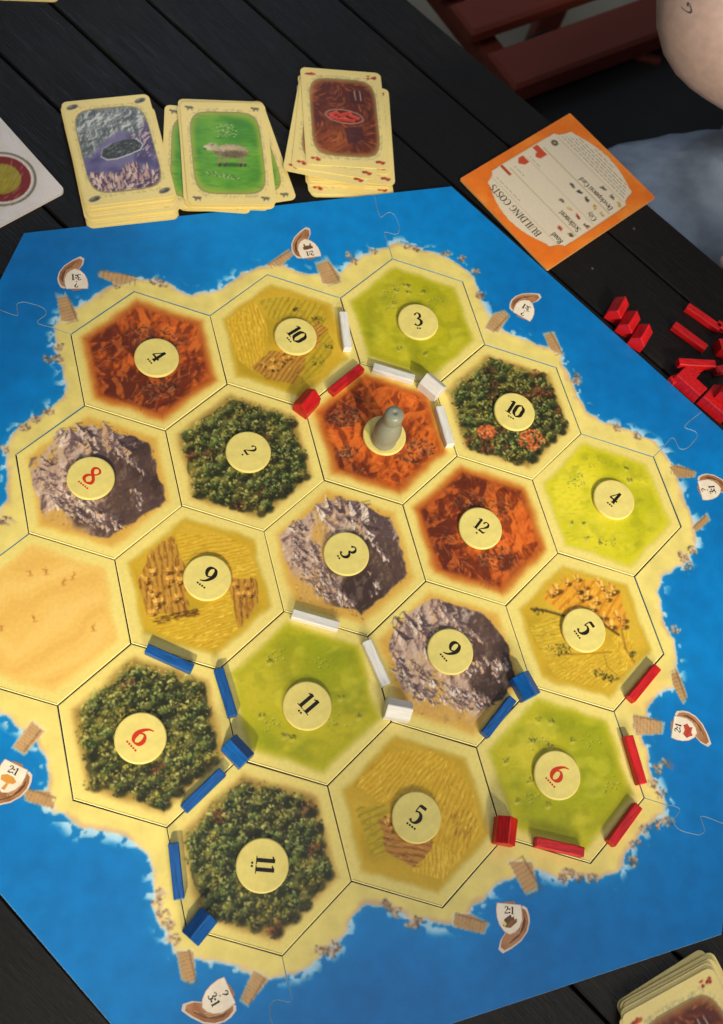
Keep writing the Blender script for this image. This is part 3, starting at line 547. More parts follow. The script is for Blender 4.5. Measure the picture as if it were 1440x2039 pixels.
GL = {  # unit-height serif glyphs: strokes of (x, y, width); advance last
 '1': ([[(.22, .03, K_), (.22, .98, K_)], [(.02, .02, S_), (.44, .02, S_)], [(.0, .84, .05), (.12, .9, .07), (.24, .97, .06)]], .46),
 '0': ([[(.3, .99, .05), (.08, .78, K_), (.06, .5, .19), (.08, .22, K_), (.3, .01, .05)], [(.3, .99, .05), (.52, .78, K_), (.54, .5, .19), (.52, .22, K_), (.3, .01, .05)]], .64),
 '2': ([[(.06, .74, .13), (.14, .93, .08), (.3, .98, .07), (.45, .86, .14), (.44, .66, .15), (.28, .42, .08), (.1, .2, .06), (.04, .07, .06)], [(.03, .07, .13), (.5, .07, .13)], [(.5, .03, .05), (.54, .24, .04)]], .6),
 '3': ([[(.06, .8, .12), (.16, .95, .07), (.3, .98, .07), (.42, .84, .14), (.4, .66, .12), (.22, .55, .05)], [(.22, .54, .05), (.42, .46, .12), (.5, .28, .16), (.4, .08, .12), (.2, .01, .07), (.04, .12, .13)]], .58),
 '4': ([[(.4, .0, .17), (.4, .98, .16)], [(.38, .97, .06), (.2, .62, .05), (.02, .3, .06)], [(.0, .28, .1), (.6, .28, .1)], [(.26, .02, S_), (.56, .02, S_)]], .64),
 '5': ([[(.14, .95, .14), (.5, .95, .14)], [(.12, .98, .05), (.09, .58, .05)], [(.08, .55, .06), (.26, .63, .08), (.44, .52, .15), (.48, .3, .18), (.38, .08, .12), (.2, .0, .07), (.04, .1, .13)]], .58),
 '6': ([[(.52, .99, .04), (.3, .88, .08), (.12, .62, .14), (.06, .34, .19), (.14, .1, .14), (.3, .01, .06)], [(.3, .01, .06), (.48, .12, .14), (.53, .32, .17), (.44, .52, .12), (.3, .58, .07), (.14, .48, .06)]], .62),
 '8': ([[(.3, .99, .07), (.12, .88, .12), (.14, .68, .14), (.32, .52, .13), (.5, .34, .13), (.52, .14, .14), (.3, .01, .07)], [(.3, .99, .07), (.47, .88, .1), (.46, .7, .07), (.3, .54, .07), (.1, .36, .12), (.08, .14, .14), (.3, .01, .07)]], .62),
 '9': ([[(.08, .01, .04), (.3, .12, .08), (.48, .38, .14), (.54, .66, .19), (.46, .9, .14), (.3, .99, .06)], [(.3, .99, .06), (.12, .88, .14), (.07, .68, .17), (.16, .48, .12), (.3, .42, .07), (.46, .52, .06)]], .62),
 ':': ([[(.13, .08, .2), (.13, .27, .2)], [(.13, .52, .2), (.13, .71, .2)]], .34),
 '?': ([[(.04, .76, .12), (.14, .95, .08), (.3, .98, .08), (.44, .82, .14), (.36, .6, .12), (.22, .44, .07), (.22, .3, .06)], [(.22, .0, .12), (.22, .12, .12)]], .5),
 'B': ([[(.12, 0, .15), (.12, 1, .15)], [(.0, .98, S_), (.3, .98, .05), (.46, .86, .12), (.44, .66, .12), (.3, .53, .05), (.12, .53, .05)], [(.3, .53, .05), (.5, .42, .12), (.52, .18, .14), (.34, .02, .05), (.0, .02, S_)]], .66),
 'U': ([[(.12, 1, .14), (.12, .3, .14), (.2, .06, .1), (.36, .0, .06), (.52, .1, .06), (.56, .3, .05), (.56, 1, .05)], [(.0, .98, S_), (.26, .98, S_)], [(.44, .98, S_), (.68, .98, S_)]], .74),
 'I': ([[(.14, 0, .15), (.14, 1, .15)], [(.0, .02, S_), (.28, .02, S_)], [(.0, .98, S_), (.28, .98, S_)]], .36),
 'L': ([[(.12, 0, .15), (.12, 1, .15)], [(.0, .98, S_), (.26, .98, S_)], [(0, .03, .06), (.5, .03, .06)], [(.5, .0, .05), (.52, .24, .04)]], .6),
 'D': ([[(.12, 0, .15), (.12, 1, .15)], [(0, .98, .05), (.3, .98, .06), (.56, .78, .13), (.62, .5, .16), (.56, .22, .13), (.3, .02, .06), (0, .02, .05)]], .76),
 'N': ([[(.1, 0, .05), (.1, 1, .05)], [(.1, .98, .14), (.58, .04, .14)], [(.6, 0, .05), (.6, 1, .05)], [(0, .02, S_), (.2, .02, S_)], [(.5, .98, S_), (.7, .98, S_)]], .76),
 'G': ([[(.6, .74, .05), (.52, .92, .06), (.34, .99, .06), (.12, .8, .13), (.06, .5, .16), (.12, .2, .13), (.34, .01, .06), (.54, .08, .08), (.56, .36, .14)], [(.42, .4, S_), (.68, .4, S_)]], .74),
 'C': ([[(.58, .72, .05), (.5, .92, .06), (.34, .99, .06), (.12, .8, .13), (.06, .5, .16), (.12, .2, .13), (.34, .01, .06), (.52, .08, .06), (.6, .26, .04)]], .68),
 'O': ([[(.35, .99, .05), (.12, .8, .13), (.06, .5, .16), (.12, .2, .13), (.35, .01, .05)], [(.35, .99, .05), (.58, .8, .13), (.64, .5, .16), (.58, .2, .13), (.35, .01, .05)]], .76),
 'S': ([[(.44, .74, .05), (.38, .93, .07), (.24, .98, .07), (.08, .86, .12), (.1, .68, .13), (.28, .52, .15), (.46, .34, .13), (.46, .12, .12), (.26, .01, .07), (.1, .06, .07), (.03, .26, .05)]], .56),
 'T': ([[(.28, 0, .15), (.28, 1, .15)], [(0, .96, .07), (.56, .96, .07)], [(.02, .98, .04), (.0, .76, .04)], [(.54, .98, .04), (.56, .76, .04)], [(.14, .02, S_), (.42, .02, S_)]], .62),
 'R': ([[(.12, 0, .15), (.12, 1, .15)], [(0, .98, S_), (.3, .98, .05), (.48, .84, .13), (.44, .62, .12), (.3, .5, .05), (.12, .5, .05)], [(.28, .5, .12), (.62, .02, .12)], [(0, .02, S_), (.26, .02, S_)]], .68),
 'o': ([[(.25, .66, .05), (.08, .5, .12), (.08, .16, .12), (.25, .0, .05)], [(.25, .66, .05), (.42, .5, .12), (.42, .16, .12), (.25, .0, .05)]], .54),
 'a': ([[(.06, .52, .08), (.2, .65, .06), (.34, .52, .12), (.34, .1, .12), (.44, .02, .05)], [(.34, .4, .05), (.1, .28, .1), (.08, .1, .12), (.2, .02, .06), (.34, .12, .05)]], .5),
 'd': ([[(.38, 0, .12), (.38, 1, .12)], [(.38, .6, .05), (.18, .65, .07), (.06, .34, .13), (.16, .03, .08), (.38, .1, .05)]], .54),
 'e': ([[(.08, .36, .05), (.42, .38, .05)], [(.42, .38, .08), (.38, .6, .08), (.24, .66, .06), (.07, .5, .12), (.07, .18, .13), (.24, .0, .07), (.42, .12, .05)]], .5),
 't': ([[(.16, .9, .06), (.16, .14, .12), (.22, .02, .08), (.34, .08, .04)], [(.0, .64, .05), (.32, .64, .05)]], .36),
 'l': ([[(.12, 0, .12), (.12, 1, .12)], [(0, .02, S_), (.24, .02, S_)]], .3),
 'm': ([[(.12, 0, .12), (.12, .64, .12)], [(.12, .54, .05), (.28, .66, .08), (.38, .5, .12), (.38, 0, .12)], [(.38, .54, .05), (.54, .66, .08), (.64, .5, .12), (.64, 0, .12)], [(0, .02, S_), (.74, .02, S_)]], .8),
 'n': ([[(.12, 0, .12), (.12, .64, .12)], [(.12, .54, .05), (.28, .66, .08), (.38, .5, .12), (.38, 0, .12)], [(0, .02, S_), (.22, .02, S_)], [(.3, .02, S_), (.48, .02, S_)]], .54),
 'i': ([[(.12, 0, .12), (.12, .64, .12)], [(.12, .82, .12), (.12, .94, .12)], [(0, .02, S_), (.24, .02, S_)]], .3),
 'y': ([[(.04, .64, .1), (.24, .08, .1)], [(.44, .64, .05), (.24, .05, .06), (.12, -.24, .08)]], .5),
 'v': ([[(.04, .64, .11), (.24, .02, .1)], [(.44, .64, .05), (.24, .02, .05)]], .5),
 'p': ([[(.12, -.3, .12), (.12, .64, .12)], [(.12, .56, .05), (.3, .66, .07), (.44, .34, .13), (.32, .02, .08), (.12, .1, .05)]], .54),
 'r': ([[(.12, 0, .12), (.12, .64, .12)], [(.12, .48, .05), (.26, .64, .08), (.36, .6, .1)], [(0, .02, S_), (.26, .02, S_)]], .4),
 ' ': ([], .3)}
def text_geo(s, h, x, y, ang, V, F, z=0.0, align='c', squeeze=1.0, bold=1.0):
    wtot = sum(GL[ch][1] for ch in s) * h * squeeze
    u = -wtot / 2 if align == 'c' else 0.0; ca, sa = math.cos(ang), math.sin(ang); k = 0
    for ch in s:
        strokes, adv = GL[ch]
        for st in strokes:
            pts = []
            for (px, py, w) in st:
                a = u + px * h * squeeze; b = (py - (.5 if align == 'c' else 0)) * h
                pts.append((x + a * ca - b * sa, y + a * sa + b * ca, w * h * bold))
            ribbon(pts, V, F, z + .0004 * (k % 9), 6); k += 1
        u += adv * h * squeeze

# ------------------------------------------------------------------ setting: floor and table
floor_m = plain('floor_concrete', (160, 152, 134), .7, .3, .05, .75, 1.15, .2, 1.2)
fl = link('floor', mesh('floor', [(-600, -600, -74), (700, -600, -74), (700, 700, -74), (-600, 700, -74)], [(0, 1, 2, 3)], floor_m)); tag(fl, kind='structure')

def bevel_box(sx, sy, sz, b=.1):
    V = []; F = []
    for (z, i) in ((-sz / 2, b), (-sz / 2 + b, 0), (sz / 2 - b, 0), (sz / 2, b)):
        x, y = sx / 2 - i, sy / 2 - i
        V += [(-x, -y, z), (x, -y, z), (x, y, z), (-x, y, z)]
    F.append((3, 2, 1, 0)); F.append((12, 13, 14, 15))
    for k in range(3):
        for j in range(4):
            F.append((4 * k + j, 4 * k + (j + 1) % 4, 4 * k + 4 + (j + 1) % 4, 4 * k + 4 + j))
    return V, F

TA = R(-44.1); tdir = Vector((math.cos(TA), math.sin(TA), 0)); tn = Vector((-math.sin(TA), math.cos(TA), 0))
table = empty('dining_table', (0, 0, -74), TA)
tag(table, 'dark stained plank table with a brown grain that carries the whole game', 'table')
edges = [33.35, 29.25, 23.75, 18.35, 13.1, 7.8, 2.45, -2.6, -7.4, -12.7, -18.0, -23.2, -28.5, -33.7, -38.9, -44.1, -49.3]
for a, b in zip(edges[:-1], edges[1:]):
    wdt = a - b - .16
    V, F = bevel_box(170, wdt, 2.2, .09)
    ln = 170
    o = link('plank', mesh('plank', V, F, M_TABLE), table, (4 + U(-.3, .3), (a + b) / 2, 74 - 1.1 - U(0, .012)))
V, F = bevel_box(160, 76, 1.0, .05)
o = link('underframe', mesh('underframe', V, F, M_TABLE), table, (4, -8, 74 - 2.9))
for sx in (-72, 80):
    for sy in (-40, 24):
        V, F = bevel_box(7, 7, 70.4, .2); link('leg', mesh('table_leg', V, F, M_TABLE), table, (sx, sy, 35.3))

# ------------------------------------------------------------------ game board: terrain tiles
HR = 4.54                                       # centre to corner of a tile
NT = 74
def hex_topology(n):
    idx = {}; ij = []
    for i in range(-n, n + 1):
        for j in range(-n, n + 1):
            if abs(i + j) <= n: idx[(i, j)] = len(ij); ij.append((i, j))
    tri = []
    for (i, j) in ij:
        if (i + 1, j) in idx and (i, j + 1) in idx:
            tri.append((idx[(i, j)], idx[(i + 1, j)], idx[(i, j + 1)]))
            if (i + 1, j + 1) in idx: tri.append((idx[(i + 1, j)], idx[(i + 1, j + 1)], idx[(i, j + 1)]))
    ij = np.array(ij, float)
    a0 = np.array((math.cos(R(30)), math.sin(R(30)))); a1 = np.array((0., 1.))
    P = (ij[:, :1] * a0 + ij[:, 1:] * a1) / n
    return P, tri
HP_, HT_ = hex_topology(NT)
ring = [(math.cos(R(30 + 60 * k)), math.sin(R(30 + 60 * k))) for k in range(6)]
def tile_mesh(c, loc_seed):
    P = HP_ * (HR - .04)
    cols = c.sample(P[:, 0], P[:, 1])
    V = [(x, y, .2) for x, y in P.tolist()]; F = list(HT_); C = cols.tolist()
    lit_paper = lin((246, 228, 150)).tolist(); grey = lin((150, 126, 84)).tolist()  # rim paper colour brightened to paint in the lit tile edges
    b = len(V)
    for rad, z, cc in ((HR - .04, .2, lit_paper), (HR, .175, lit_paper), (HR, .01, grey), (HR - .03, 0, grey)):
        for (x, y) in ring: V.append((x * rad, y * rad, z)); C.append(cc)
    for k in range(3):
        for j in range(6):
            F.append((b + 6 * k + j, b + 6 * k + 6 + j, b + 6 * k + 6 + (j + 1) % 6, b + 6 * k + (j + 1) % 6))
    return mesh('hex_tile', V, F, M_PRINT, False, np.array(C))
def lat(row, col):
    off = [0, -.5, -1, -.5, 0][row]
    x = (off + col - 1) * 7.93; y = -(row - 2) * math.sqrt(3) / 2 * 7.93
    return (x * math.cos(YAW) - y * math.sin(YAW), x * math.sin(YAW) + y * math.cos(YAW))
TILES = [
 (0, 0, 'hills', dict(), 'orange red clay hills tile at the upper left corner under the 4 token'),
 (0, 1, 'field', dict(mode=0), 'golden wheat field tile with brown stubble in the top row under the 10 token'),
 (0, 2, 'pasture', dict(), 'green pasture tile at the top of the island, under the upright 3 token'),
 (1, 0, 'mountain', dict(), 'grey and purple mountain tile on the left under the red 8 token'),
 (1, 1, 'forest', dict(), 'dark green forest tile under the 2 token'),
 (1, 2, 'hills', dict(rubble=True, ang=.5), 'rusty clay hills tile where the grey pawn stands'),
 (1, 3, 'forest', dict(autumn=.2), 'forest tile with orange autumn trees under the 10 token'),
 (2, 0, 'desert', dict(), 'bare orange sand desert tile cut by the left edge, without a token'),
 (2, 1, 'field', dict(mode=1), 'wheat field tile with brown furrows and sheaves under the 9 token'),
 (2, 2, 'mountain', dict(rot=-.35), 'mountain tile in the middle of the island under the black 3 token'),
 (2, 3, 'hills', dict(ang=2.0), 'red clay hills tile under the 12 token'),
 (2, 4, 'pasture', dict(bright=1), 'bright yellow green pasture tile on the right under the 4 token'),
 (3, 0, 'forest', dict(yellow=.2), 'forest tile on the lower left under the red 6 token'),
 (3, 1, 'pasture', dict(), 'green pasture tile under the 11 token'),
 (3, 2, 'mountain', dict(rot=.25, pale=1.3), 'pale mountain tile under the 9 token'),
 (3, 3, 'field', dict(mode=2), 'wheat field tile with orange sheaves and dark hedges at the right under a 5 token'),
 (4, 0, 'forest', dict(), 'forest tile at the bottom of the island under the sideways 11 token'),
 (4, 1, 'field', dict(mode=3), 'golden field tile in the bottom row under the 5 token'),
 (4, 2, 'pasture', dict(), 'green pasture tile at the lower right under the red 6 token'),
]
PAINT = dict(hills=paint_hills, field=paint_field, pasture=paint_pasture, mountain=paint_mountain, forest=paint_forest, desert=paint_desert)
for k, (r_, c_, kind, kw, lab) in enumerate(TILES):
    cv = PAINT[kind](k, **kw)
    if (r_, c_) == (1, 3):
        for (bx, by, rr_) in [(-1.75, -1.1, .55), (.75, -2.15, .85)]:
            for q in range(120):
                t = U(0, 6.28); s_ = rr_ * math.sqrt(rng.rand()); cv.dab(bx + s_ * math.cos(t), by + s_ * math.sin(t) * .8, U(.06, .14), U(.04, .09), U(0, 3), jit(pick([(222, 112, 60), (238, 140, 84), (184, 80, 40), (206, 96, 52)]), 8), .9)
    x, y = lat(r_, c_)
    o = link('hex_tile', tile_mesh(cv, k), None, (x + U(-.015, .015), y + U(-.015, .015), 0), (R(U(-.08, .08)), R(U(-.08, .08)), YAW + R(U(-.3, .3))))
    tag(o, lab, 'board tile', 'terrain tiles of the island')

# ------------------------------------------------------------------ sea frame in six interlocking pieces
coast = np.array(DATA['coast'])
FR = Canvas(-27.5, -27.5, 27.5, 27.5, .055, (0, 114, 186))
def seg_dist(X, Y, P, closed=True):
    D = np.full(X.shape, 1e9, dtype=np.float32)
    Q = np.roll(P, -1, 0) if closed else P[1:]
    for (ax, ay), (bx, by) in zip(P if closed else P[:-1], Q):
        dx, dy = bx - ax, by - ay; L2 = dx * dx + dy * dy + 1e-9
        t = np.clip(((X - ax) * dx + (Y - ay) * dy) / L2, 0, 1)
        D = np.minimum(D, (X - ax - t * dx) ** 2 + (Y - ay - t * dy) ** 2)
    return np.sqrt(D)
Xf = FR.X.astype(np.float32); Yf = FR.Y.astype(np.float32)
D = seg_dist(Xf, Yf, coast)
ins = np.zeros(Xf.shape, bool)
for (ax, ay), (bx, by) in zip(coast, np.roll(coast, -1, 0)):
    if ay != by: ins ^= ((ay > Yf) != (by > Yf)) & (Xf < (bx - ax) * (Yf - ay) / (by - ay) + ax)
SD = np.where(ins, -D, D)                                     # negative on land
n_f = fnoise(FR.h, FR.w, 9, 3); n_m = fnoise(FR.h, FR.w, 28, 3); n_l = fnoise(FR.h, FR.w, 230, 4)
d2 = SD + (n_f - .5) * .34 + (n_m - .5) * .3
FR.tint(sstep(.42, .62, n_l) * .55, (0, 136, 212)); FR.tint(sstep(.5, .3, n_l) * .45, (0, 96, 164))  # broad cyan and darker patches put uneven light into the sea colour
FR.tint(sstep(2.2, .2, d2) * .2, (10, 134, 200)); FR.tint(sstep(.5, .03, d2) * .22, (50, 150, 200))
streak = fnoise(FR.h, FR.w, 7, 2)
FR.tint((streak > .62) * sstep(.7, .15, d2) * (d2 > 0) * .75, (206, 226, 236))
FR.tint(sstep(.09, .02, d2) * .8, (214, 214, 206))
FR.tint(sstep(0, -.08, d2), (222, 192, 142))
FR.tint(sstep(-.04, -.26, d2), SAND * .99)
FR.tint(sstep(-.3, -.05, d2) * (d2 < 0.02) * sstep(.45, .6, n_m) * .5, (196, 156, 110))
for (x, y) in DATA['rocks']:
    for k in range(22):
        t = U(0, 6.28); q = .24 * math.sqrt(rng.rand())
        px, py = x + q * 1.3 * math.cos(t), y + q * math.sin(t)
        FR.dab(px, py + .03, U(.05, .1), U(.04, .07), U(0, 3), (222, 214, 206), .5)
        FR.dab(px, py, U(.06, .14), U(.04, .09), U(0, 3), jit(pick([(150, 116, 88), (118, 88, 66), (186, 152, 120), (92, 70, 56), (204, 176, 146)]), 10), .85)
for P in DATA['piers']:
    P = np.array(P); c0 = P.mean(0)
    big = c0 + (P - c0) * 1.16 + (0, .02)
    FR.poly(big, (214, 204, 180), .6); FR.poly(P, jit((184, 146, 100), 8), 1)
    u = P[2] - P[0]
    ev = np.linalg.eigh(np.cov((P - c0).T))[1]; ax = ev[:, 1]; pe = ev[:, 0]; hl = np.abs((P - c0) @ ax).max(); hw = np.abs((P - c0) @ pe).max()
    for k in range(9):
        t = (k / 8. * 2 - 1) * hl * .85; a = c0 + ax * t - pe * hw * .7; b = c0 + ax * t + pe * hw * .7
        FR.line(a[0], a[1], b[0], b[1], .03, jit((140, 104, 66), 14), .7)
    a = c0 - ax * hl * .8 - pe * hw * .55; b = c0 + ax * hl * .85 - pe * hw * .55
    FR.line(a[0], a[1], b[0], b[1], .05, (112, 82, 56), .75)

# outline of the island hole
pts = []
for r_ in range(5):
    for c_ in range([3, 4, 5, 4, 3][r_]):
        x, y = lat(r_, c_)
        for (a, b) in ring:
            ca, sa = math.cos(YAW), math.sin(YAW); R2 = 7.93 / math.sqrt(3)
            pts.append((x + (a * ca - b * sa) * R2, y + (a * sa + b * ca) * R2))
uniq = []
for p in pts:
    for q in uniq:
        if math.hypot(p[0] - q[0], p[1] - q[1]) < .3: q[2] += 1; break
    else: uniq.append([p[0], p[1], 1])
def is_border(u): return u[2] < 3
bord = sorted([u for u in uniq if is_border(u)], key=lambda u: -math.atan2(u[1], u[0]))
# vertices shared by three tiles never touch the frame; those of one or two tiles do
B = [(u[0] * 1.001, u[1] * 1.001) for u in bord]
J0 = DATA['joint']
def rot2(p, a): return (p[0] * math.cos(a) - p[1] * math.sin(a), p[0] * math.sin(a) + p[1] * math.cos(a))
def near(p): return min(range(len(B)), key=lambda i: math.hypot(B[i][0] - p[0], B[i][1] - p[1]))
start = [near(rot2(J0[0], -k * math.pi / 3)) for k in range(6)]
def joint(k):
    P = [rot2(p, -k * math.pi / 3) for p in J0]; P[0] = B[start[k % 6]]
    n = (math.cos(R(105.3) - k * math.pi / 3), math.sin(R(105.3) - k * math.pi / 3))
    q = P[-1]; d = 23.2 - (q[0] * n[0] + q[1] * n[1]); P[-1] = (q[0] + n[0] * d, q[1] + n[1] * d)
    out = [P[0]]
    Q = [P[0]] + P + [P[-1]]
    for i in range(1, len(Q) - 2):                               # smooth the tab
        for s in range(1, 5):
            t = s / 4; p0, p1, p2, p3 = [np.array(v) for v in Q[i - 1:i + 3]]
            v = .5 * ((2 * p1) + (-p0 + p2) * t + (2 * p0 - 5 * p1 + 4 * p2 - p3) * t * t + (-p0 + 3 * p1 - 3 * p2 + p3) * t ** 3)
            out.append((float(v[0]), float(v[1])))
    return out
def shrink(P, g):
    P = np.array(P); n = len(P); out = []
    area2 = sum(P[i][0] * P[(i + 1) % n][1] - P[(i + 1) % n][0] * P[i][1] for i in range(n)); sg = 1 if area2 > 0 else -1
    for i in range(n):
        a, b, c = P[i - 1], P[i], P[(i + 1) % n]
        e1 = (b - a) / (np.linalg.norm(b - a) + 1e-9); e2 = (c - b) / (np.linalg.norm(c - b) + 1e-9)
        nn = np.array((-(e1[1] + e2[1]), e1[0] + e2[0])) * sg; L = np.linalg.norm(nn)
        out.append(tuple(b + nn / L * g if L > .3 else b))
    return out
SHIPP = [(s[0], s[1]) for s in DATA['ships']]
FLAB = ['upper right blue sea border piece with sandy shore beside the orange card',
        'right hand sea border piece of blue card with the brick harbour ship',
        'lower right sea border piece of blue card with the wood harbour ship',
        'bottom left blue sea border piece with a long sandy shore below two forests',
        'left blue sea border piece beside the desert mostly beyond the picture edge',
        'upper left sea border piece of blue card below the three card stacks']
def inpoly(X, Y, P):
    r = np.zeros(X.shape, bool)
    for (ax, ay), (bx, by) in zip(P, list(P[1:]) + [P[0]]):
        if ay != by: r ^= ((ay > Y) != (by > Y)) & (X < (bx - ax) * (Y - ay) / (by - ay) + ax)
    return r
FRAMES = []
for k in range(6):
    a = joint(k); b = joint(k + 1)
    ang = R(75.3) - k * math.pi / 3; Rc = 23.2 / math.cos(math.pi / 6)
    corner = (Rc * math.cos(ang), Rc * math.sin(ang))
    inner = []
    i = start[(k + 1) % 6]
    while i != start[k % 6]:
        inner.append(B[i]); i = (i - 1) % len(B)
    poly = a + [corner] + b[::-1] + inner[1:]
    poly = shrink(poly, .02)
    if k == 3: pass
    xs = np.array([p[0] for p in poly]); ys = np.array([p[1] for p in poly])
    # fine points near shore and piers, coarse ones out at sea
    st = .075
    gx, gy = np.meshgrid(np.arange(xs.min(), xs.max(), st), np.arange(ys.min(), ys.max(), st))
    gx = gx + (np.arange(gx.shape[0]) % 2)[:, None] * st / 2; gx = gx.ravel(); gy = gy.ravel()
    ii = np.clip(((gx - FR.x0) / FR.px).astype(int), 0, FR.w - 1); jj = np.clip(((gy - FR.y0) / FR.px).astype(int), 0, FR.h - 1)
    sd = SD[jj, ii]
    vis = (gx > -24)
    fine = (sd > -.75) & (sd < .95) & vis
    for P in DATA['piers']:
        P = np.array(P); c0 = P.mean(0); fine |= ((gx - c0[0]) ** 2 + (gy - c0[1]) ** 2 < 1.2) & vis
    coarse = rng.rand(len(gx)) < .02
    keep = (fine | coarse) & inpoly(gx, gy, shrink(poly, .05))
    pin = [Vector((x, y)) for x, y in zip(gx[keep].tolist(), gy[keep].tolist())]
    pv = [Vector(p) for p in poly]
    res = delaunay_2d_cdt(pv + pin, [], [list(range(len(pv)))], 1, 1e-4)
    V2, F2 = res[0], [tuple(f) for f in res[2]]
    P2 = np.array([(v[0], v[1]) for v in V2])
    cols = FR.sample(P2[:, 0], P2[:, 1]).tolist()
    V = [(x, y, .2) for x, y in P2.tolist()]
    # fix winding
    f0 = F2[0]; A = P2[list(f0)]
    F2 = [f if ((P2[f[1]][0] - P2[f[0]][0]) * (P2[f[2]][1] - P2[f[0]][1]) - (P2[f[1]][1] - P2[f[0]][1]) * (P2[f[2]][0] - P2[f[0]][0])) > 0 else f[::-1] for f in F2]
    bb = len(V); n = len(poly); pale = lin((150, 176, 186)).tolist(); outp = shrink(poly, -.012)
    ar = sum(poly[i][0] * poly[(i + 1) % n][1] - poly[(i + 1) % n][0] * poly[i][1] for i in range(n))
    for (PP, z) in ((poly, .2), (outp, .185), (outp, 0.01)):
        for p in PP: V.append((p[0], p[1], z)); cols.append(pale)
    for q in range(2):
        for i in range(n):
            j = (i + 1) % n
            f = (bb + q * n + i, bb + q * n + n + i, bb + q * n + n + j, bb + q * n + j)
            F2.append(f if ar > 0 else f[::-1])
    o = link('sea_border_piece', mesh('sea_border_piece', V, F2, M_SEA, False, np.array(cols)))
    tag(o, FLAB[k], 'board piece', 'interlocking sea border pieces')
    FRAMES.append((o, poly))

# harbour ships printed on the border: hull, sail, numerals
def ribpoly(pts): return pts
HULL = [(.82, .7), (1.05, .6), (1.2, .25), (1.24, -.1), (1.12, -.6), (.78, -1.1), (.25, -1.52), (-.25, -1.8), (-.5, -1.62), (-.4, -1.15), (-.1, -.7), (.3, -.4), (.55, .1), (.65, .5)]
SAIL = [(-.78, .86), (.72, .86), (.8, .45), (.82, .0), (.66, -.42), (.38, -.72), (.05, -.86), (-.3, -.7), (-.6, -.36), (-.76, .05), (-.82, .5)]
def sheet(pts, z, col, name, parent, mat=None, jitc=10, sub=4):
    from mathutils.geometry import tessellate_polygon
    P = np.array(pts); c0 = P.mean(0)
    V = [(float(c0[0]), float(c0[1]), z)] + [(p[0], p[1], z) for p in pts]; n = len(pts)
    tri = tessellate_polygon([[Vector((p[0], p[1], 0)) for p in pts]])
    V = [(p[0], p[1], z) for p in pts]
    F = []
    for t in tri:
        a, b, c = [V[i] for i in t]
        F.append(t if (b[0] - a[0]) * (c[1] - a[1]) - (b[1] - a[1]) * (c[0] - a[0]) > 0 else t[::-1])
    C = [lin(jit(col, jitc)) for _ in V]
    return mesh(name, V, F, mat or M_PRINT, False, np.array(C))
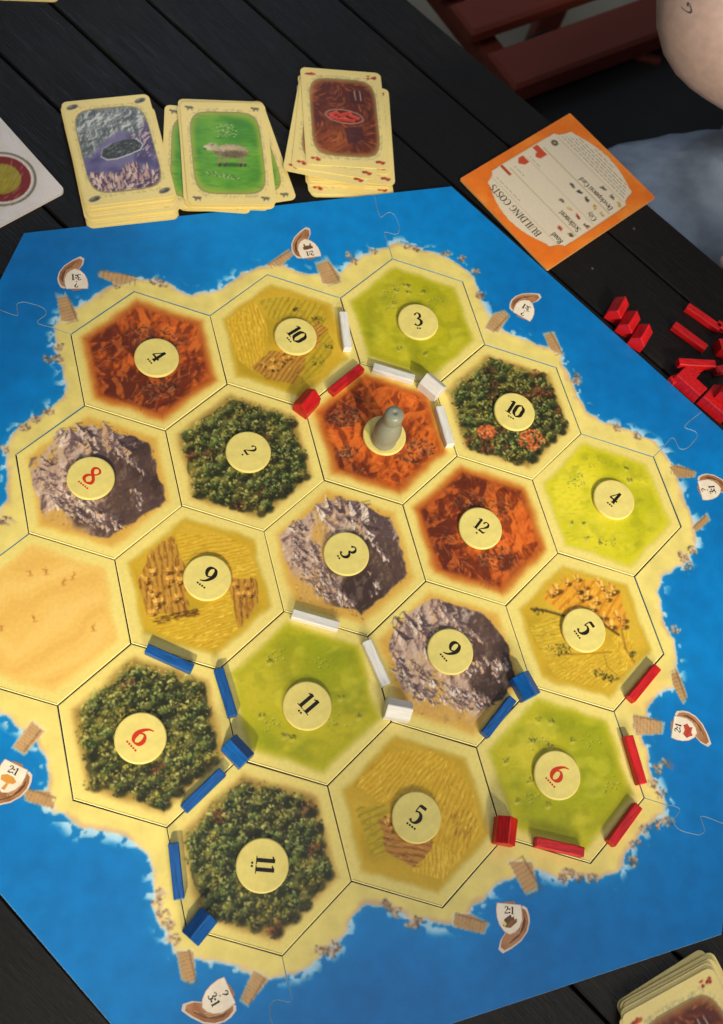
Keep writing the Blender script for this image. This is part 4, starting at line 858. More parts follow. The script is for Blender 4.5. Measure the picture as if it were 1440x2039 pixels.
for (x, y, deg, t, icon) in DATA['ships']:
    fr = min(FRAMES, key=lambda f: 0 if inpoly(np.array([x]), np.array([y]), f[1])[0] else 1)[0]
    s = .78; a = R(deg)
    if fr.name == '' : continue
    # one printed picture per harbour: outline, hull, sail, strakes
    V = []; F = []; C = []
    def add(pts, z, col, jc=8):
        from mathutils.geometry import tessellate_polygon
        b = len(V)
        for p in pts: V.append((p[0] * s, p[1] * s, z)); C.append(lin(jit(col, jc)))
        for tt in tessellate_polygon([[Vector((p[0], p[1], 0)) for p in pts]]):
            A_, B_, C_ = [pts[i] for i in tt]
            cw = (B_[0] - A_[0]) * (C_[1] - A_[1]) - (B_[1] - A_[1]) * (C_[0] - A_[0])
            F.append(tuple(b + i for i in (tt if cw > 0 else tt[::-1])))
    c0 = np.mean(HULL, 0)
    add([tuple(c0 + (np.array(p) - c0) * 1.14) for p in HULL], .202, (206, 190, 176))
    add(HULL, .2035, (158, 106, 68), 22)
    add([(.98, .3), (1.08, 0), (.98, -.45), (.62, -.98), (.1, -1.4), (.0, -1.3), (.5, -.9), (.84, -.4), (.92, .1)], .2045, (104, 66, 42), 14)
    for q in range(3): add([(.9 - .12 * q, .1), (.93 - .12 * q, .1), (.7 - .14 * q, -.75 - .12 * q), (.2 - .1 * q, -1.25 - .06 * q), (.18 - .1 * q, -1.22 - .06 * q), (.66 - .14 * q, -.72 - .12 * q)], .2049, (196, 150, 108), 10)
    add([(.3, 1.06), (.42, .88), (-.42, .88), (-.3, 1.0)], .2035, (150, 110, 84))
    add([(p[0] * 1.05, p[1] * 1.05) for p in SAIL], .2055, (190, 160, 140))
    add(SAIL, .207, (228, 214, 194), 7)
    if icon == 'wood':
        for q in range(3): add([(-.4 + .1 * q, -.42 - .04 * q), (-.3 + .2 * q, -.02 - .04 * q), (.1 + .2 * q, .28 - .1 * q), (.18 + .16 * q, .06 - .1 * q), (-.1 + .1 * q, -.5 - .0 * q)][:5], .209 + .0004 * q, (92 + 20 * q, 66 + 12 * q, 50), 16)
        add([(-.42, -.3), (-.3, -.12), (-.14, -.28), (-.26, -.46)], .2105, (214, 190, 110), 8)
    elif icon == 'brick':
        add([(-.5, -.2), (-.3, .1), (0, .02), (.3, .16), (.5, -.1), (.3, -.3), (.36, -.5), (0, -.46), (-.2, -.6), (-.34, -.4)], .209, (178, 66, 46), 18)
    elif icon == 'sheep':
        add([(-.4, -.1), (-.36, .06), (-.1, .1), (.2, .14), (.4, .1), (.42, -.1), (.3, -.2), (.32, -.42), (.2, -.42), (.14, -.24), (-.16, -.24), (-.2, -.42), (-.32, -.4), (-.28, -.2)], .209, (112, 78, 58), 16)
    elif icon == 'wheat':
        add([(-.1, -.7), (.0, -.3), (-.4, -.25), (-.5, .0), (-.2, .18), (.2, .18), (.5, .0), (.4, -.2), (.16, -.26), (.14, -.7)], .209, (206, 142, 62), 14)
    me = mesh('harbour_print', V, F, M_PRINT, False, np.array(C))
    pr = link('harbour_print', me, fr, (x, y, 0), (0, 0, a))
    V = []; F = []
    if icon == '?':
        text_geo('?', .42, 0, .5 * s, 0, V, F, .2115, bold=1.2); text_geo(t, .4, 0, -.12 * s, 0, V, F, .2115, bold=1.2)
    else: text_geo(t, .34, 0, .52 * s, 0, V, F, .2115, bold=1.25)
    link('harbour_numerals', mesh('harbour_numerals', V, F, M_BLACK), pr)

# ------------------------------------------------------------------ number tokens
def disc_mesh(r, h, b, n=56, mat=None, name='disc'):
    V = []; F = []
    prof = [(r - b, 0), (r, b), (r, h - b), (r - b * .4, h - b * .3), (r - b, h)]
    for (rad, z) in prof:
        for k in range(n): V.append((rad * math.cos(2 * math.pi * k / n), rad * math.sin(2 * math.pi * k / n), z))
    for q in range(len(prof) - 1):
        for k in range(n):
            F.append((q * n + k, q * n + (k + 1) % n, (q + 1) * n + (k + 1) % n, (q + 1) * n + k))
    F.append(tuple((len(prof) - 1) * n + k for k in range(n)))
    return mesh(name, V, F, mat)
tok_me = disc_mesh(1.25, .22, .07, 56, M_TOKEN, 'number_token')
TL = {'A1': 'round cream token with a black 4 on the clay tile at the upper left', 'A2': 'round cream token with a black 10 on the wheat field of the top row', 'A3': 'round cream token with an upright black 3 on the top pasture',
 'B1': 'round cream token with a red 8 on the left mountain', 'B2': 'round cream token with a black 2 and one dot on a forest', 'B3': 'round cream token underneath the grey pawn', 'B4': 'round cream token with a black 10 on the forest with orange trees',
 'C2': 'round cream token with a black 9 on the furrowed wheat field', 'C3': 'round cream token with a sideways black 3 on the central mountain', 'C4': 'round cream token with a black 12 on the red clay tile', 'C5': 'round cream token with a black 4 on the bright pasture at the right',
 'D1': 'round cream token with a red 6 on the lower left forest', 'D2': 'round cream token with a black 11 on the pasture', 'D3': 'round cream token with a black 9 on the pale mountain', 'D4': 'round cream token with a black 5 on the field with orange sheaves',
 'E1': 'round cream token with a sideways black 11 on the bottom forest', 'E2': 'round cream token with a black 5 on the golden field of the bottom row', 'E3': 'round cream token with a red 6 on the pasture among the red sticks'}
for (nm, x, y, deg, s, pips) in DATA['tokens']:
    t = link('number_token', tok_me, None, (x, y, .2), (R(U(0, .25)), R(U(-.2, .2)), R(deg))); tag(t, TL[nm], 'number token', 'number tokens on the tiles')
    if not s: continue
    mat = M_INKRED if s in '68' else M_BLACK
    V = []; F = []
    h = {'6': 1.0, '8': 1.0, '9': .92, '5': .9, '10': .86, '11': .86, '12': .68, '3': .86, '4': .82, '2': .66}[s] * 1.06
    text_geo(s, h, 0, .14, 0, V, F, .223, bold=1.22)
    link('numeral', mesh('numeral', V, F, mat), t)
    V = []; F = []
    for k in range(pips):
        px = (k - (pips - 1) / 2) * .145; b = len(V)
        for q in range(8): V.append((px + .058 * math.cos(q * .785), -h / 2 - .04 + .058 * math.sin(q * .785), .223))
        F.append(tuple(range(b, b + 8)))
    link('dots', mesh('dots', V, F, mat), t)

# ------------------------------------------------------------------ wooden sticks and houses
PM = dict(red=M_RED, blue=M_BLUE, white=M_WHITE)
def prism(profile, L, b=.035):
    # profile in (y,z), extruded along x, with chamfered ends
    P = np.array(profile); c = P.mean(0); V = []; F = []; n = len(P)
    for (x, s) in ((-L / 2, .93), (-L / 2 + b, 1), (L / 2 - b, 1), (L / 2, .93)):
        Q = c + (P - c) * s
        for p in Q: V.append((x, float(p[0]), float(p[1])))
    F.append(tuple(range(n))[::-1]); F.append(tuple(3 * n + i for i in range(n)))
    for k in range(3):
        for i in range(n):
            j = (i + 1) % n; F.append((k * n + i, k * n + j, (k + 1) * n + j, (k + 1) * n + i))
    return V, [f[::-1] for f in F]
def chamf(w, h, b=.05): return [(-w / 2 + b, 0), (w / 2 - b, 0), (w / 2, b), (w / 2, h - b), (w / 2 - b, h), (-w / 2 + b, h), (-w / 2, h - b), (-w / 2, b)]
def fix(me):
    import bmesh
    bm = bmesh.new(); bm.from_mesh(me); bmesh.ops.recalc_face_normals(bm, faces=bm.faces); bm.to_mesh(me); bm.free(); return me
V, F = prism(chamf(.5, .5), 2.5)
ROADM = {c: fix(mesh('road_stick', V, F, PM[c])) for c in PM}
HW, HWALL, HTOP, HLEN = 1.0, .72, 1.22, 1.32
hp = [(-HW / 2 + .02, 0), (HW / 2 - .02, 0), (HW / 2, .03), (HW / 2, HWALL), (.03, HTOP), (-.03, HTOP), (-HW / 2, HWALL), (-HW / 2, .03)]
V, F = prism(hp, HLEN, .03)
HOUSEM = {c: fix(mesh('small_house', V, F, PM[c])) for c in PM}
RL = ['white wooden stick left of the top pasture', 'white wooden stick below the top pasture, next to the white house', 'white wooden stick right of the grey pawn', 'white wooden stick below the central mountain', 'white wooden stick between the 11 pasture and the pale mountain',
 'red wooden stick above the grey pawn, next to the red house', 'red wooden stick on the right shore below the field with orange sheaves', 'red wooden stick on the shore beside the brick harbour', 'red wooden stick at the lower right corner of the island', 'red wooden stick below the lower right pasture',
 'blue wooden stick above the lower left forest', 'blue wooden stick between the 6 forest and the 11 pasture', 'blue wooden stick between the two lower forests', 'blue wooden stick on the shore left of the bottom forest', 'blue wooden stick below the pale mountain next to a blue house']
for (c, x, y, deg), lab in zip(DATA['roads'], RL):
    o = link('road_stick', ROADM[c], None, (x, y, .2), (0, 0, R(deg))); tag(o, lab, 'wooden stick', c + ' sticks on the board')
HL = ['red wooden house at the left end of a red stick beside the pawn tile', 'white wooden house at the upper right of the pawn tile', 'white wooden house below the pale mountain tile', 'blue wooden house between the pale mountain and the sheaves field', 'blue wooden house between two blue sticks left of the 11 pasture',
 'blue wooden house on the shore at the lower left of the bottom forest', 'red wooden house left of the lower right pasture', 'uppermost of the three red houses lined up on the black table', 'middle one of the three red houses lined up on the black table', 'lowest of the three red houses lined up on the black table']
for (c, x, y, z, deg), lab in zip(DATA['houses'], HL):
    o = link('toy_house', HOUSEM[c], None, (x, y, z), (0, 0, R(deg))); tag(o, lab, 'wooden house', c + ' wooden houses')
# the heap of unused red pieces on the table
heap = [(23.04, 17.6, 0, -36, 0, 'red wooden stick at the top of the red heap on the black table'), (21.9, 16.05, 0, -38.5, 0, 'red wooden stick at the left of the red heap, lying parallel to the top one'),
        (21.75, 13.75, .56, 4, 3, 'red wooden stick lying level across other pieces in the middle of the red heap'), (21.3, 13.25, 0, 28, 0, 'red wooden stick underneath the level one in the red heap'),
        (24.4, 13.9, .3, 14, -5, 'red wooden stick at the right edge of the red heap'), (25.0, 16.6, 0, -30, 0, 'red wooden stick beyond the picture edge by the red heap')]
for (x, y, z, deg, tilt, lab) in heap:
    o = link('road_stick', ROADM['red'], None, (x, y, z), (0, R(tilt), R(deg))); tag(o, lab, 'wooden stick', 'red sticks heaped on the table')
cp = [(-1.05, 0), (1.05, 0), (1.05, .95), (.95, 1.0), (.0, 1.0), (.0, 1.35), (-.5, 1.85), (-1.05, 1.35)]
def city_mesh():
    V, F = prism([(-.95, 0), (.95, 0), (.95, .78), (0, .8), (0, 1.25), (-.47, 1.75), (-.95, 1.25)], .95, .03); return fix(mesh('large_house', V, F, M_RED))
cm = city_mesh()
def lay(x, y, z, deg, lab):
    o = link('large_toy_house', cm, None, (x, y, z), (R(180), R(-90), R(deg))); tag(o, lab, 'wooden house', 'large red houses in the heap'); return o
o = lay(21.0, 12.1, .48, 45.3, 'large red wooden house lying on its side against the blue border at the heap')
o = lay(22.55, 10.75, .5, 47, 'large red wooden house lying at the bottom of the red heap by the picture edge')
o = lay(25.2, 15.0, .48, 142, 'large red wooden house lying behind the sticks at the top right of the heap')
o = link('toy_house', HOUSEM['red'], None, (23.3, 11.6, .98), (0, 0, R(55))); tag(o, 'red wooden house on top of the lowest large red house in the heap', 'wooden house', 'red wooden houses')
o = link('toy_house', HOUSEM['red'], None, (24.9, 12.4, 0), (0, 0, R(20))); tag(o, 'red wooden house at the right edge of the picture in the heap', 'wooden house', 'red wooden houses')

# ------------------------------------------------------------------ grey pawn
def lathe(prof, n=40):
    V = []; F = []
    for (r_, z) in prof:
        for k in range(n): V.append((r_ * math.cos(2 * math.pi * k / n), r_ * math.sin(2 * math.pi * k / n), z))
    for q in range(len(prof) - 1):
        for k in range(n): F.append((q * n + k, q * n + (k + 1) % n, (q + 1) * n + (k + 1) % n, (q + 1) * n + k))
    F.append(tuple(range(n))[::-1]); F.append(tuple((len(prof) - 1) * n + k for k in range(n)))
    return V, F
prof = [(.62, 0), (.68, .03), (.72, .12), (.72, .25), (.69, .33), (.66, .4), (.7, .6), (.75, .85), (.77, 1.1), (.76, 1.35), (.72, 1.65), (.66, 1.95), (.59, 2.2), (.53, 2.36), (.5, 2.44), (.5, 2.5), (.53, 2.58), (.545, 2.72), (.545, 2.95), (.53, 3.1), (.49, 3.22), (.4, 3.31), (.25, 3.36), (.12, 3.37), (.1, 3.34), (.02, 3.32)]
V, F = lathe(prof)
o = link('pawn', fix(mesh('pawn', V, F, M_GREY, True)), None, (2.12, 7.05, .4)); tag(o, 'grey rounded pawn standing on the token of the rusty clay tile', 'pawn')

# ------------------------------------------------------------------ cards
CW, CH = 5.4, 8.0
def rr_outline(w, h, r, n=6):
    P = []
    for (cx, cy, a0) in ((w / 2 - r, h / 2 - r, 0), (-w / 2 + r, h / 2 - r, 90), (-w / 2 + r, -h / 2 + r, 180), (w / 2 - r, -h / 2 + r, 270)):
        for k in range(n + 1): a = R(a0 + 90 * k / n); P.append((cx + r * math.cos(a), cy + r * math.sin(a)))
    return P
def slab(outline, z0, z1, mat, name):
    n = len(outline); V = [(x, y, z0) for x, y in outline] + [(x, y, z1) for x, y in outline]
    F = [tuple(range(n))[::-1], tuple(range(n, 2 * n))] + [(i, (i + 1) % n, n + (i + 1) % n, n + i) for i in range(n)]
    return mesh(name, V, F, mat)
CTH = .045
card_me = slab(rr_outline(CW, CH, .38), 0, CTH, M_CREAM, 'resource_card')
def grid_face(cv, w, h, r, step, z, name, mat):
    nx = int(w / step); ny = int(h / step)
    xs = np.linspace(-w / 2, w / 2, nx + 1); ys = np.linspace(-h / 2, h / 2, ny + 1)
    X, Y = np.meshgrid(xs, ys); X = X.ravel(); Y = Y.ravel()
    cx = np.clip(X, -w / 2 + r, w / 2 - r); cy = np.clip(Y, -h / 2 + r, h / 2 - r)
    dx, dy = X - cx, Y - cy; q = np.hypot(dx, dy); m = q > r
    k = np.where(m, r / np.maximum(q, 1e-6), 1); Xn = cx + dx * k; Yn = cy + dy * k
    cols = cv.sample(Xn, Yn)
    V = np.c_[Xn, Yn, np.full(len(X), z)]
    i = np.arange(nx)[None, :] + np.arange(ny)[:, None] * (nx + 1); i = i.ravel()
    F = np.c_[i, i + 1, i + nx + 2, i + nx + 1]
    return mesh(name, V, F, mat, False, cols)
def card_canvas():
    c = Canvas(-2.8, -4.1, 2.8, 4.1, .035, (234, 212, 138))
    c.a *= 1 + (fnoise(c.h, c.w, 60, 3)[..., None] - .5) * .06
    return c
def oval(c):
    # rounded picture field
    u = np.abs(c.X) / 2.16; v = np.abs(c.Y + .0) / 3.14
    return (u ** 5 + v ** 5) ** (1 / 5.0)
def filigree(c):
    o = oval(c); n = fnoise(c.h, c.w, 6, 2)
    c.tint(((o > 1.0) & (o < 1.1)) * sstep(.45, .65, n) * .35, (170, 160, 120))
    c.tint(((o > 1.0) & (o < 1.03)) * .7, (120, 104, 70))
    for s in (-1, 1):
        for k in range(34):
            x = U(-1.9, 1.9); c.dab(x, s * (3.28 + U(0, .2)), U(.05, .15), .03, U(0, 3), (170, 160, 120), .6)
            y = U(-2.6, 2.6); c.dab(s * (2.26 + U(0, .08)), y, U(.05, .12), .025, 1.57 + U(-.5, .5), (170, 160, 120), .5)
def corner_icons(c, kind):
    for sx in (-1, 1):
        for sy in (-1, 1):
            x, y = sx * 2.08, sy * 3.52
            if kind == 'ore':
                c.dab(x, y, .42, .2, .3, (88, 88, 80), 1, .3); c.dab(x - .1, y + .05, .2, .06, .4, (160, 160, 146), .8); c.dab(x + .12, y - .05, .14, .06, .1, (54, 54, 50), .8)
            elif kind == 'sheep':
                c.dab(x, y, .26, .13, 0, (120, 112, 92), 1, .3); c.dab(x - .24, y + .06, .1, .08, 0, (80, 72, 60), 1, .3)
                for q in (-.14, .12): c.line(x + q, y, x + q, y - .2, .035, (80, 72, 56))
            else:
                for q in range(7): c.dab(x + U(-.3, .3), y + U(-.12, .12), U(.1, .18), U(.06, .1), U(-.5, .8), jit(pick([(176, 60, 40), (146, 42, 30), (196, 84, 56)]), 8), 1, .3)
def face_ore():
    c = card_canvas(); filigree(c); corner_icons(c, 'ore'); o = oval(c); m = (o < 1.0); base = c.a.copy()
    n = fnoise(c.h, c.w, 50, 4); n2 = fnoise(c.h, c.w, 26, 4); H = 0; amp = 1; cell = 40.0
    for k in range(4): H = H + amp * (1 - np.abs(fnoise(c.h, c.w, cell, 2) * 2 - 1) * 1.9); amp *= .55; cell /= 2
    gy, gx = np.gradient(H); s_ = (gx - gy * .8) * 6
    c.tint(m * 1.0, (96, 90, 132)); c.tint(m * sstep(.45, .65, n) * .8, (62, 54, 96)); c.tint(m * sstep(.5, .35, n) * .5, (138, 126, 160))
    up = m * sstep(-.3, .4, c.Y - .6 - .55 * c.X + (n - .5) * 2.2)
    c.tint(up * .95, (132, 138, 136)); c.tint(up * sstep(.05, .8, s_) * .9, (206, 208, 204)); c.tint(up * sstep(0, -.8, s_) * .85, (78, 82, 86))
    rt = m * sstep(.9, 1.5, c.X + (n - .5) * 1.4) * sstep(-1.5, -.4, c.Y) * (1 - np.clip(up, 0, 1))
    c.tint(rt * sstep(-.1, .6, s_) * .9, (206, 178, 176)); c.tint(rt * sstep(0, -.6, s_) * .6, (94, 76, 112))
    lo = m * sstep(-1.5, -2.0, c.Y - .18 * np.sin(c.X * 3) + (n2 - .5) * 1.0)
    c.tint(lo * .8, (110, 84, 100)); c.tint(lo * sstep(0, .6, s_) * .9, (222, 194, 178)); c.tint(lo * sstep(0, -.6, s_) * .8, (70, 52, 74))
    for k in range(70):
        x = U(-1.9, 1.8); y = -2.2 + .3 * math.sin(x * 2) + U(-.5, .6); h = U(.2, .45)
        c.poly([(x, y + h), (x - U(.1, .2), y), (x - .12, y - .25), (x + .02, y - .2)], jit(pick([(226, 198, 182), (196, 160, 148)]), 8), .85); c.poly([(x, y + h), (x + .02, y - .2), (x + .16, y - .2)], jit((84, 62, 86), 8), .8)
    c.poly([(-1.1, -.5), (-.9, .1), (-.3, .4), (.5, .62), (1.2, .55), (1.5, .1), (1.3, -.25), (.6, -.5), (-.2, -.72), (-.8, -.72)], (58, 62, 60), 1)
    for k in range(150): t = U(0, 6.28); q = math.sqrt(rng.rand()); c.dab(.25 + 1.15 * q * math.cos(t), -.06 + .5 * q * math.sin(t), U(.05, .18), U(.02, .05), .5, jit(pick([(104, 112, 104), (40, 42, 42), (136, 142, 134)]), 8), .7)
    c.path([(-1.1, -.5), (-.8, -.76), (-.2, -.76), (.6, -.54), (1.3, -.28), (1.55, .1), (1.25, .58)], .06, (212, 214, 210), .85); c.path([(-1.1, -.5), (-.9, .1), (-.3, .42)], .04, (190, 192, 190), .6)
    c.a = np.where(m[..., None], c.a, base); return c
def face_sheep():
    c = card_canvas(); filigree(c); corner_icons(c, 'sheep'); o = oval(c); m = (o < 1.0); base = c.a.copy()
    c.tint(m * 1.0, (96, 158, 44)); n = fnoise(c.h, c.w, 60, 3)
    c.tint(m * sstep(.45, .7, n) * .8, (62, 130, 36)); c.tint(m * sstep(.5, .3, n) * .6, (132, 178, 58)); c.tint(m * sstep(.8, 1.0, o) * .7, (168, 178, 62))
    for k in range(50): c.dab(U(-.6, .7), U(1.2, 2.2), .07, .05, 0, (196, 204, 150), .8); c.dab(U(-.6, .7), U(1.2, 2.2), .06, .04, 0, (48, 88, 30), .6)
    for k in range(150): x, y = U(-2, 2), U(-2.9, 2.9); c.dab(x, y, U(.2, .6), U(.03, .07), U(-.3, .3), jit(pick([(78, 142, 36), (120, 172, 56), (60, 118, 34)]), 8), .4)
    for k in range(36): x = U(-1.7, .6); c.dab(x, -1.9 - .2 * x + U(-.15, .15), U(.06, .14), .05, U(0, 3), jit(pick([(190, 190, 160), (66, 92, 40)]), 8), .8)
    c.dab(.15, -.98, 1.25, .22, 0, (44, 84, 24), .85, .6)
    for (x, w) in ((-.55, .1), (-.22, .08), (.75, .1), (1.02, .08)): c.line(x, -.3, x - .04, -1.02, w, (150, 134, 100)); c.line(x, -.92, x - .04, -1.08, w, (60, 50, 34))
    c.dab(.22, .08, 1.2, .62, 0, (156, 140, 104), 1, .2); c.dab(.35, -.18, 1.0, .36, 0, (104, 90, 62), .85, .5); c.dab(.1, .36, .9, .22, 0, (196, 182, 146), .8, .6)
    for k in range(170): t = U(0, 6.28); q = math.sqrt(rng.rand()); yy = math.sin(t); c.dab(.22 + 1.1 * q * math.cos(t), .1 + .52 * q * yy, U(.05, .12), U(.04, .08), U(0, 3), jit(pick([(206, 192, 156), (176, 160, 124)] if yy > 0 else [(120, 104, 74), (92, 80, 54)]), 8), .55)
    c.dab(-.95, .42, .42, .36, .4, (186, 172, 138), 1, .3); c.dab(-1.22, .34, .3, .2, -.6, (206, 194, 164), 1, .3); c.dab(-1.38, .24, .12, .09, 0, (80, 68, 50), .9); c.dab(-.9, .58, .16, .08, .6, (120, 104, 78), .9)
    c.a = np.where(m[..., None], c.a, base); return c
def face_brick():
    c = card_canvas(); filigree(c); corner_icons(c, 'brick'); o = oval(c); m = (o < 1.0); base = c.a.copy()
    c.tint(m * 1.0, (128, 62, 34)); n = fnoise(c.h, c.w, 60, 4)
    c.tint(m * sstep(.45, .65, n) * .85, (84, 38, 30)); c.tint(m * sstep(.5, .32, n) * .7, (170, 92, 44))
    for k in range(520):
        x, y = U(-2, 2), U(-2.9, 2.9); a = 1.2 * math.sin(x) + .8 * y
        c.dab(x, y, U(.1, .4), U(.03, .07), a, jit(pick([(156, 78, 40), (104, 44, 26), (190, 110, 56), (74, 34, 30), (142, 60, 30)]), 10), .6)
    c.tint(m * sstep(.86, 1.0, o) * .6, (196, 150, 80))
    c.poly([(.5, 1.2), (.5, 2.2), (.8, 2.4), (1.4, 2.2), (1.4, 1.2)], (70, 34, 34), .8)
    for q in range(2): c.path([(.8 + .35 * q, 2.3), (.85 + .35 * q, 1.5)], .05, (206, 178, 150), .8)
    c.poly([(-.1, -.9), (1.1, -.7), (1.2, -1.7), (.1, -2.2)], (70, 34, 40), .75)
    c.dab(0, .05, 1.35, .62, -.12, (206, 170, 150), .8, .12); c.dab(0, .05, 1.25, .54, -.12, (96, 30, 26), 1, .15)
    for (x, y, a, w) in ((-.7, .25, .5, .34), (-.25, .1, -.6, .36), (.2, .28, .3, .34), (.65, .05, -.4, .36), (-.2, -.22, .1, .4), (.3, -.25, -.1, .4), (-.75, -.05, -.3, .26)):
        cs, sn = math.cos(a), math.sin(a); P = [(x + px * cs - py * sn, y + px * sn + py * cs) for px, py in ((-w, -.12), (w, -.12), (w, .12), (-w, .12))]
        c.poly(P, jit((196, 62, 46), 14), 1); c.line(P[2][0], P[2][1], P[3][0], P[3][1], .03, (232, 130, 108), .8)
    c.a = np.where(m[..., None], c.a, base); return c
FACE = {}
for k, f in (('ore', face_ore), ('sheep', face_sheep), ('brick', face_brick)):
    FACE[k] = grid_face(f(), CW - .03, CH - .03, .37, .055, CTH + .003, 'printed_face', M_CARD)
def card(x, y, z, deg, kind, lab, group, face=True):
    o = link('resource_card', card_me, None, (x, y, z), (R(U(-.12, .12)), R(U(-.12, .12)), R(deg))); tag(o, lab, 'card', group)
    if face: link('printed_face', FACE[kind], o)
    return o
def corner_fit(A, B, C):
    # centre and angle of a card from its top left, top right and bottom left corner
    a = math.atan2(B[1] - A[1], B[0] - A[0]); ux, uy = math.cos(a), math.sin(a); m = (A[0] + ux * CW / 2, A[1] + uy * CW / 2)
    return m[0] + uy * CH / 2, m[1] - ux * CH / 2, math.degrees(a)
def stack(n, bottom, top, kind, group, words, jitter=.12, jd=1.5, tops=None, specials=None):
    for k in range(n):
        t = k / (n - 1.0); x = bottom[0] + (top[0] - bottom[0]) * t; y = bottom[1] + (top[1] - bottom[1]) * t; d = bottom[2] + (top[2] - bottom[2]) * t
        if specials and k in specials: x, y, d = specials[k][:3]
        elif k < n - 1: x += U(-jitter, jitter); y += U(-jitter, jitter) * .6; d += U(-jd, jd)
        lab = tops if k == n - 1 else words
        if specials and k in specials: lab = specials[k][3]
        card(x, y, k * (CTH + .012) + .005, d, kind, lab, group if k < n - 1 else None, True)
stack(13, (-13.75, 23.85, 15.5), (-14.25, 25.35, 16.6), 'ore', 'ore cards beneath the top card of the left stack', 'cream bordered ore card under the top card of the left stack', .14, .9, 'ore card with a grey boulder among purple mountains on top of the left stack')
stack(11, (-8.1, 26.0, 6), (-7.65, 26.15, 7.6), 'sheep', 'sheep cards beneath the top card of the middle stack', 'cream bordered sheep card under the top card of the middle stack', .12, 1.2, 'sheep card with a pale sheep on a green meadow on top of the middle stack',
      specials={2: (-7.0, 26.5, 18, 'sheep card sticking out to the right, turned most, low in the middle stack'), 4: (-8.9, 25.8, 2.5, 'sheep card sticking out on the left side of the middle stack'), 8: (-7.85, 26.4, 6.5, 'sheep card peeping out above the top card of the middle stack')})
stack(12, (-.2, 28.6, 5.5), (-.32, 30.1, 4.2), 'brick', 'brick cards beneath the top card of the right stack', 'cream bordered brick card under the top card of the right stack', .12, 1.5, 'brick card with a heap of red bricks on top of the right stack',
      specials={0: (-.1, 28.2, 6.5, 'lowest brick card of the right stack, nearest to the blue border'), 1: (-.2, 28.35, 6, 'second lowest brick card of the right stack'), 7: (.15, 29.1, 2.6, 'brick card showing along the right side of the right stack'), 9: (-1.05, 29.0, -6.5, 'brick card turned to the left and sticking out under the right stack top cards'), 10: (-.75, 29.45, -3, 'brick card directly below the top card of the right stack')})
stack(11, (17.6, -24.2, 26), (17.2, -25.0, 23.5), 'brick', 'brick cards in the stack at the lower right corner', 'cream bordered brick card under the top card of the lower right corner stack', .25, 3, 'brick card on top of the stack at the lower right corner')
o = card(-22.4, 41.0, .005, 8, 'ore', 'cream bordered card just reaching into the upper left corner of the picture', None)

# ------------------------------------------------------------------ orange cost card
A = (15.39, 33.49); Bq = (20.89, 27.1); Cq = (12.95, 20.04); Dq = (7.45, 26.53)
cx, cy = (A[0] + Bq[0] + Cq[0] + Dq[0]) / 4, (A[1] + Bq[1] + Cq[1] + Dq[1]) / 4
ca = math.atan2(Dq[1] - Cq[1], Dq[0] - Cq[0])
cc = Canvas(-4.4, -5.5, 4.4, 5.5, .04, (238, 128, 36))
n1 = fnoise(cc.h, cc.w, 60, 4); n2 = fnoise(cc.h, cc.w, 14, 3)
cc.tint(sstep(.45, .65, n1) * .5, (224, 104, 24)); cc.tint(sstep(.5, .3, n1) * .4, (248, 156, 70)); cc.tint(sstep(.5, .7, n2) * .2, (206, 96, 30))
def panel(s):
    P = [(-3.55 * s, -3.0), (-3.3 * s, -3.2), (-3.15 * s, -3.55), (-3.0 * s, -4.2)]
    for k in range(11): t = -1 + .2 * k; P.append((2.7 * t * s, -4.25 - .62 * (1 - t * t) * s))
    P += [(3.0 * s, -4.2), (3.15 * s, -3.55), (3.3 * s, -3.2), (3.55 * s, -3.0), (3.6 * s, 0), (3.55 * s, 3.0), (3.3 * s, 3.2), (3.15 * s, 3.5), (3.0 * s, 3.9)]
    for k in range(11): t = 1 - .2 * k; P.append((2.7 * t * s, 3.95 + .8 * (1 - t * t) * s))
    P += [(-3.0 * s, 3.9), (-3.15 * s, 3.5), (-3.3 * s, 3.2), (-3.55 * s, 3.0), (-3.6 * s, 0)]
    return P
cc.poly(panel(1.03), (196, 112, 52), .7); cc.poly(panel(1), (222, 206, 180), 1)
pan = fnoise(cc.h, cc.w, 80, 3)[..., None]; cc.a *= 1 + (pan - .5) * .06
def UV(u, v): return ((u - .5) * 8.5, (v - .5) * 10.6)
for (v, u0, u1) in ((.815, .1, .88), (.665, .1, .86), (.51, .1, .86), (.36, .1, .86), (.215, .12, .87)):
    a, b = UV(u0, v), UV(u1, v); cc.line(a[0], a[1], b[0], b[1], .04, (176, 150, 108), .8)
def blob(u, v, cols, r=.17, n=12, e=1.0):
    x, y = UV(u, v)
    for k in range(n): cc.dab(x + U(-r, r) * e, y + U(-r, r) * .6, U(.4, .8) * r, U(.3, .5) * r, U(0, 3), jit(pick(cols), 8), .95, .3)
OREC = [(70, 70, 62), (110, 108, 96), (48, 46, 42)]; BRC = [(176, 66, 44), (150, 48, 34)]; WHC = [(206, 168, 96), (226, 192, 130), (172, 132, 66)]; WDC = [(112, 80, 52), (86, 60, 40), (140, 104, 66)]; SHC = [(70, 60, 44), (110, 98, 74), (150, 136, 98)]
blob(.22, .715, BRC); blob(.13, .69, WDC)
for u, cl in ((.4, SHC), (.31, WHC), (.22, BRC), (.12, WDC)): blob(u, .555, cl)
for u, cl in ((.46, OREC), (.38, OREC), (.3, OREC), (.21, WHC), (.13, WHC)): blob(u, .405, cl)
for u, cl in ((.3, OREC), (.2, SHC), (.12, WHC)): blob(u, .25, cl)
def pp(L, u, v, s): x, y = UV(u, v); return [(x + a * s, y + b * s) for a, b in L]
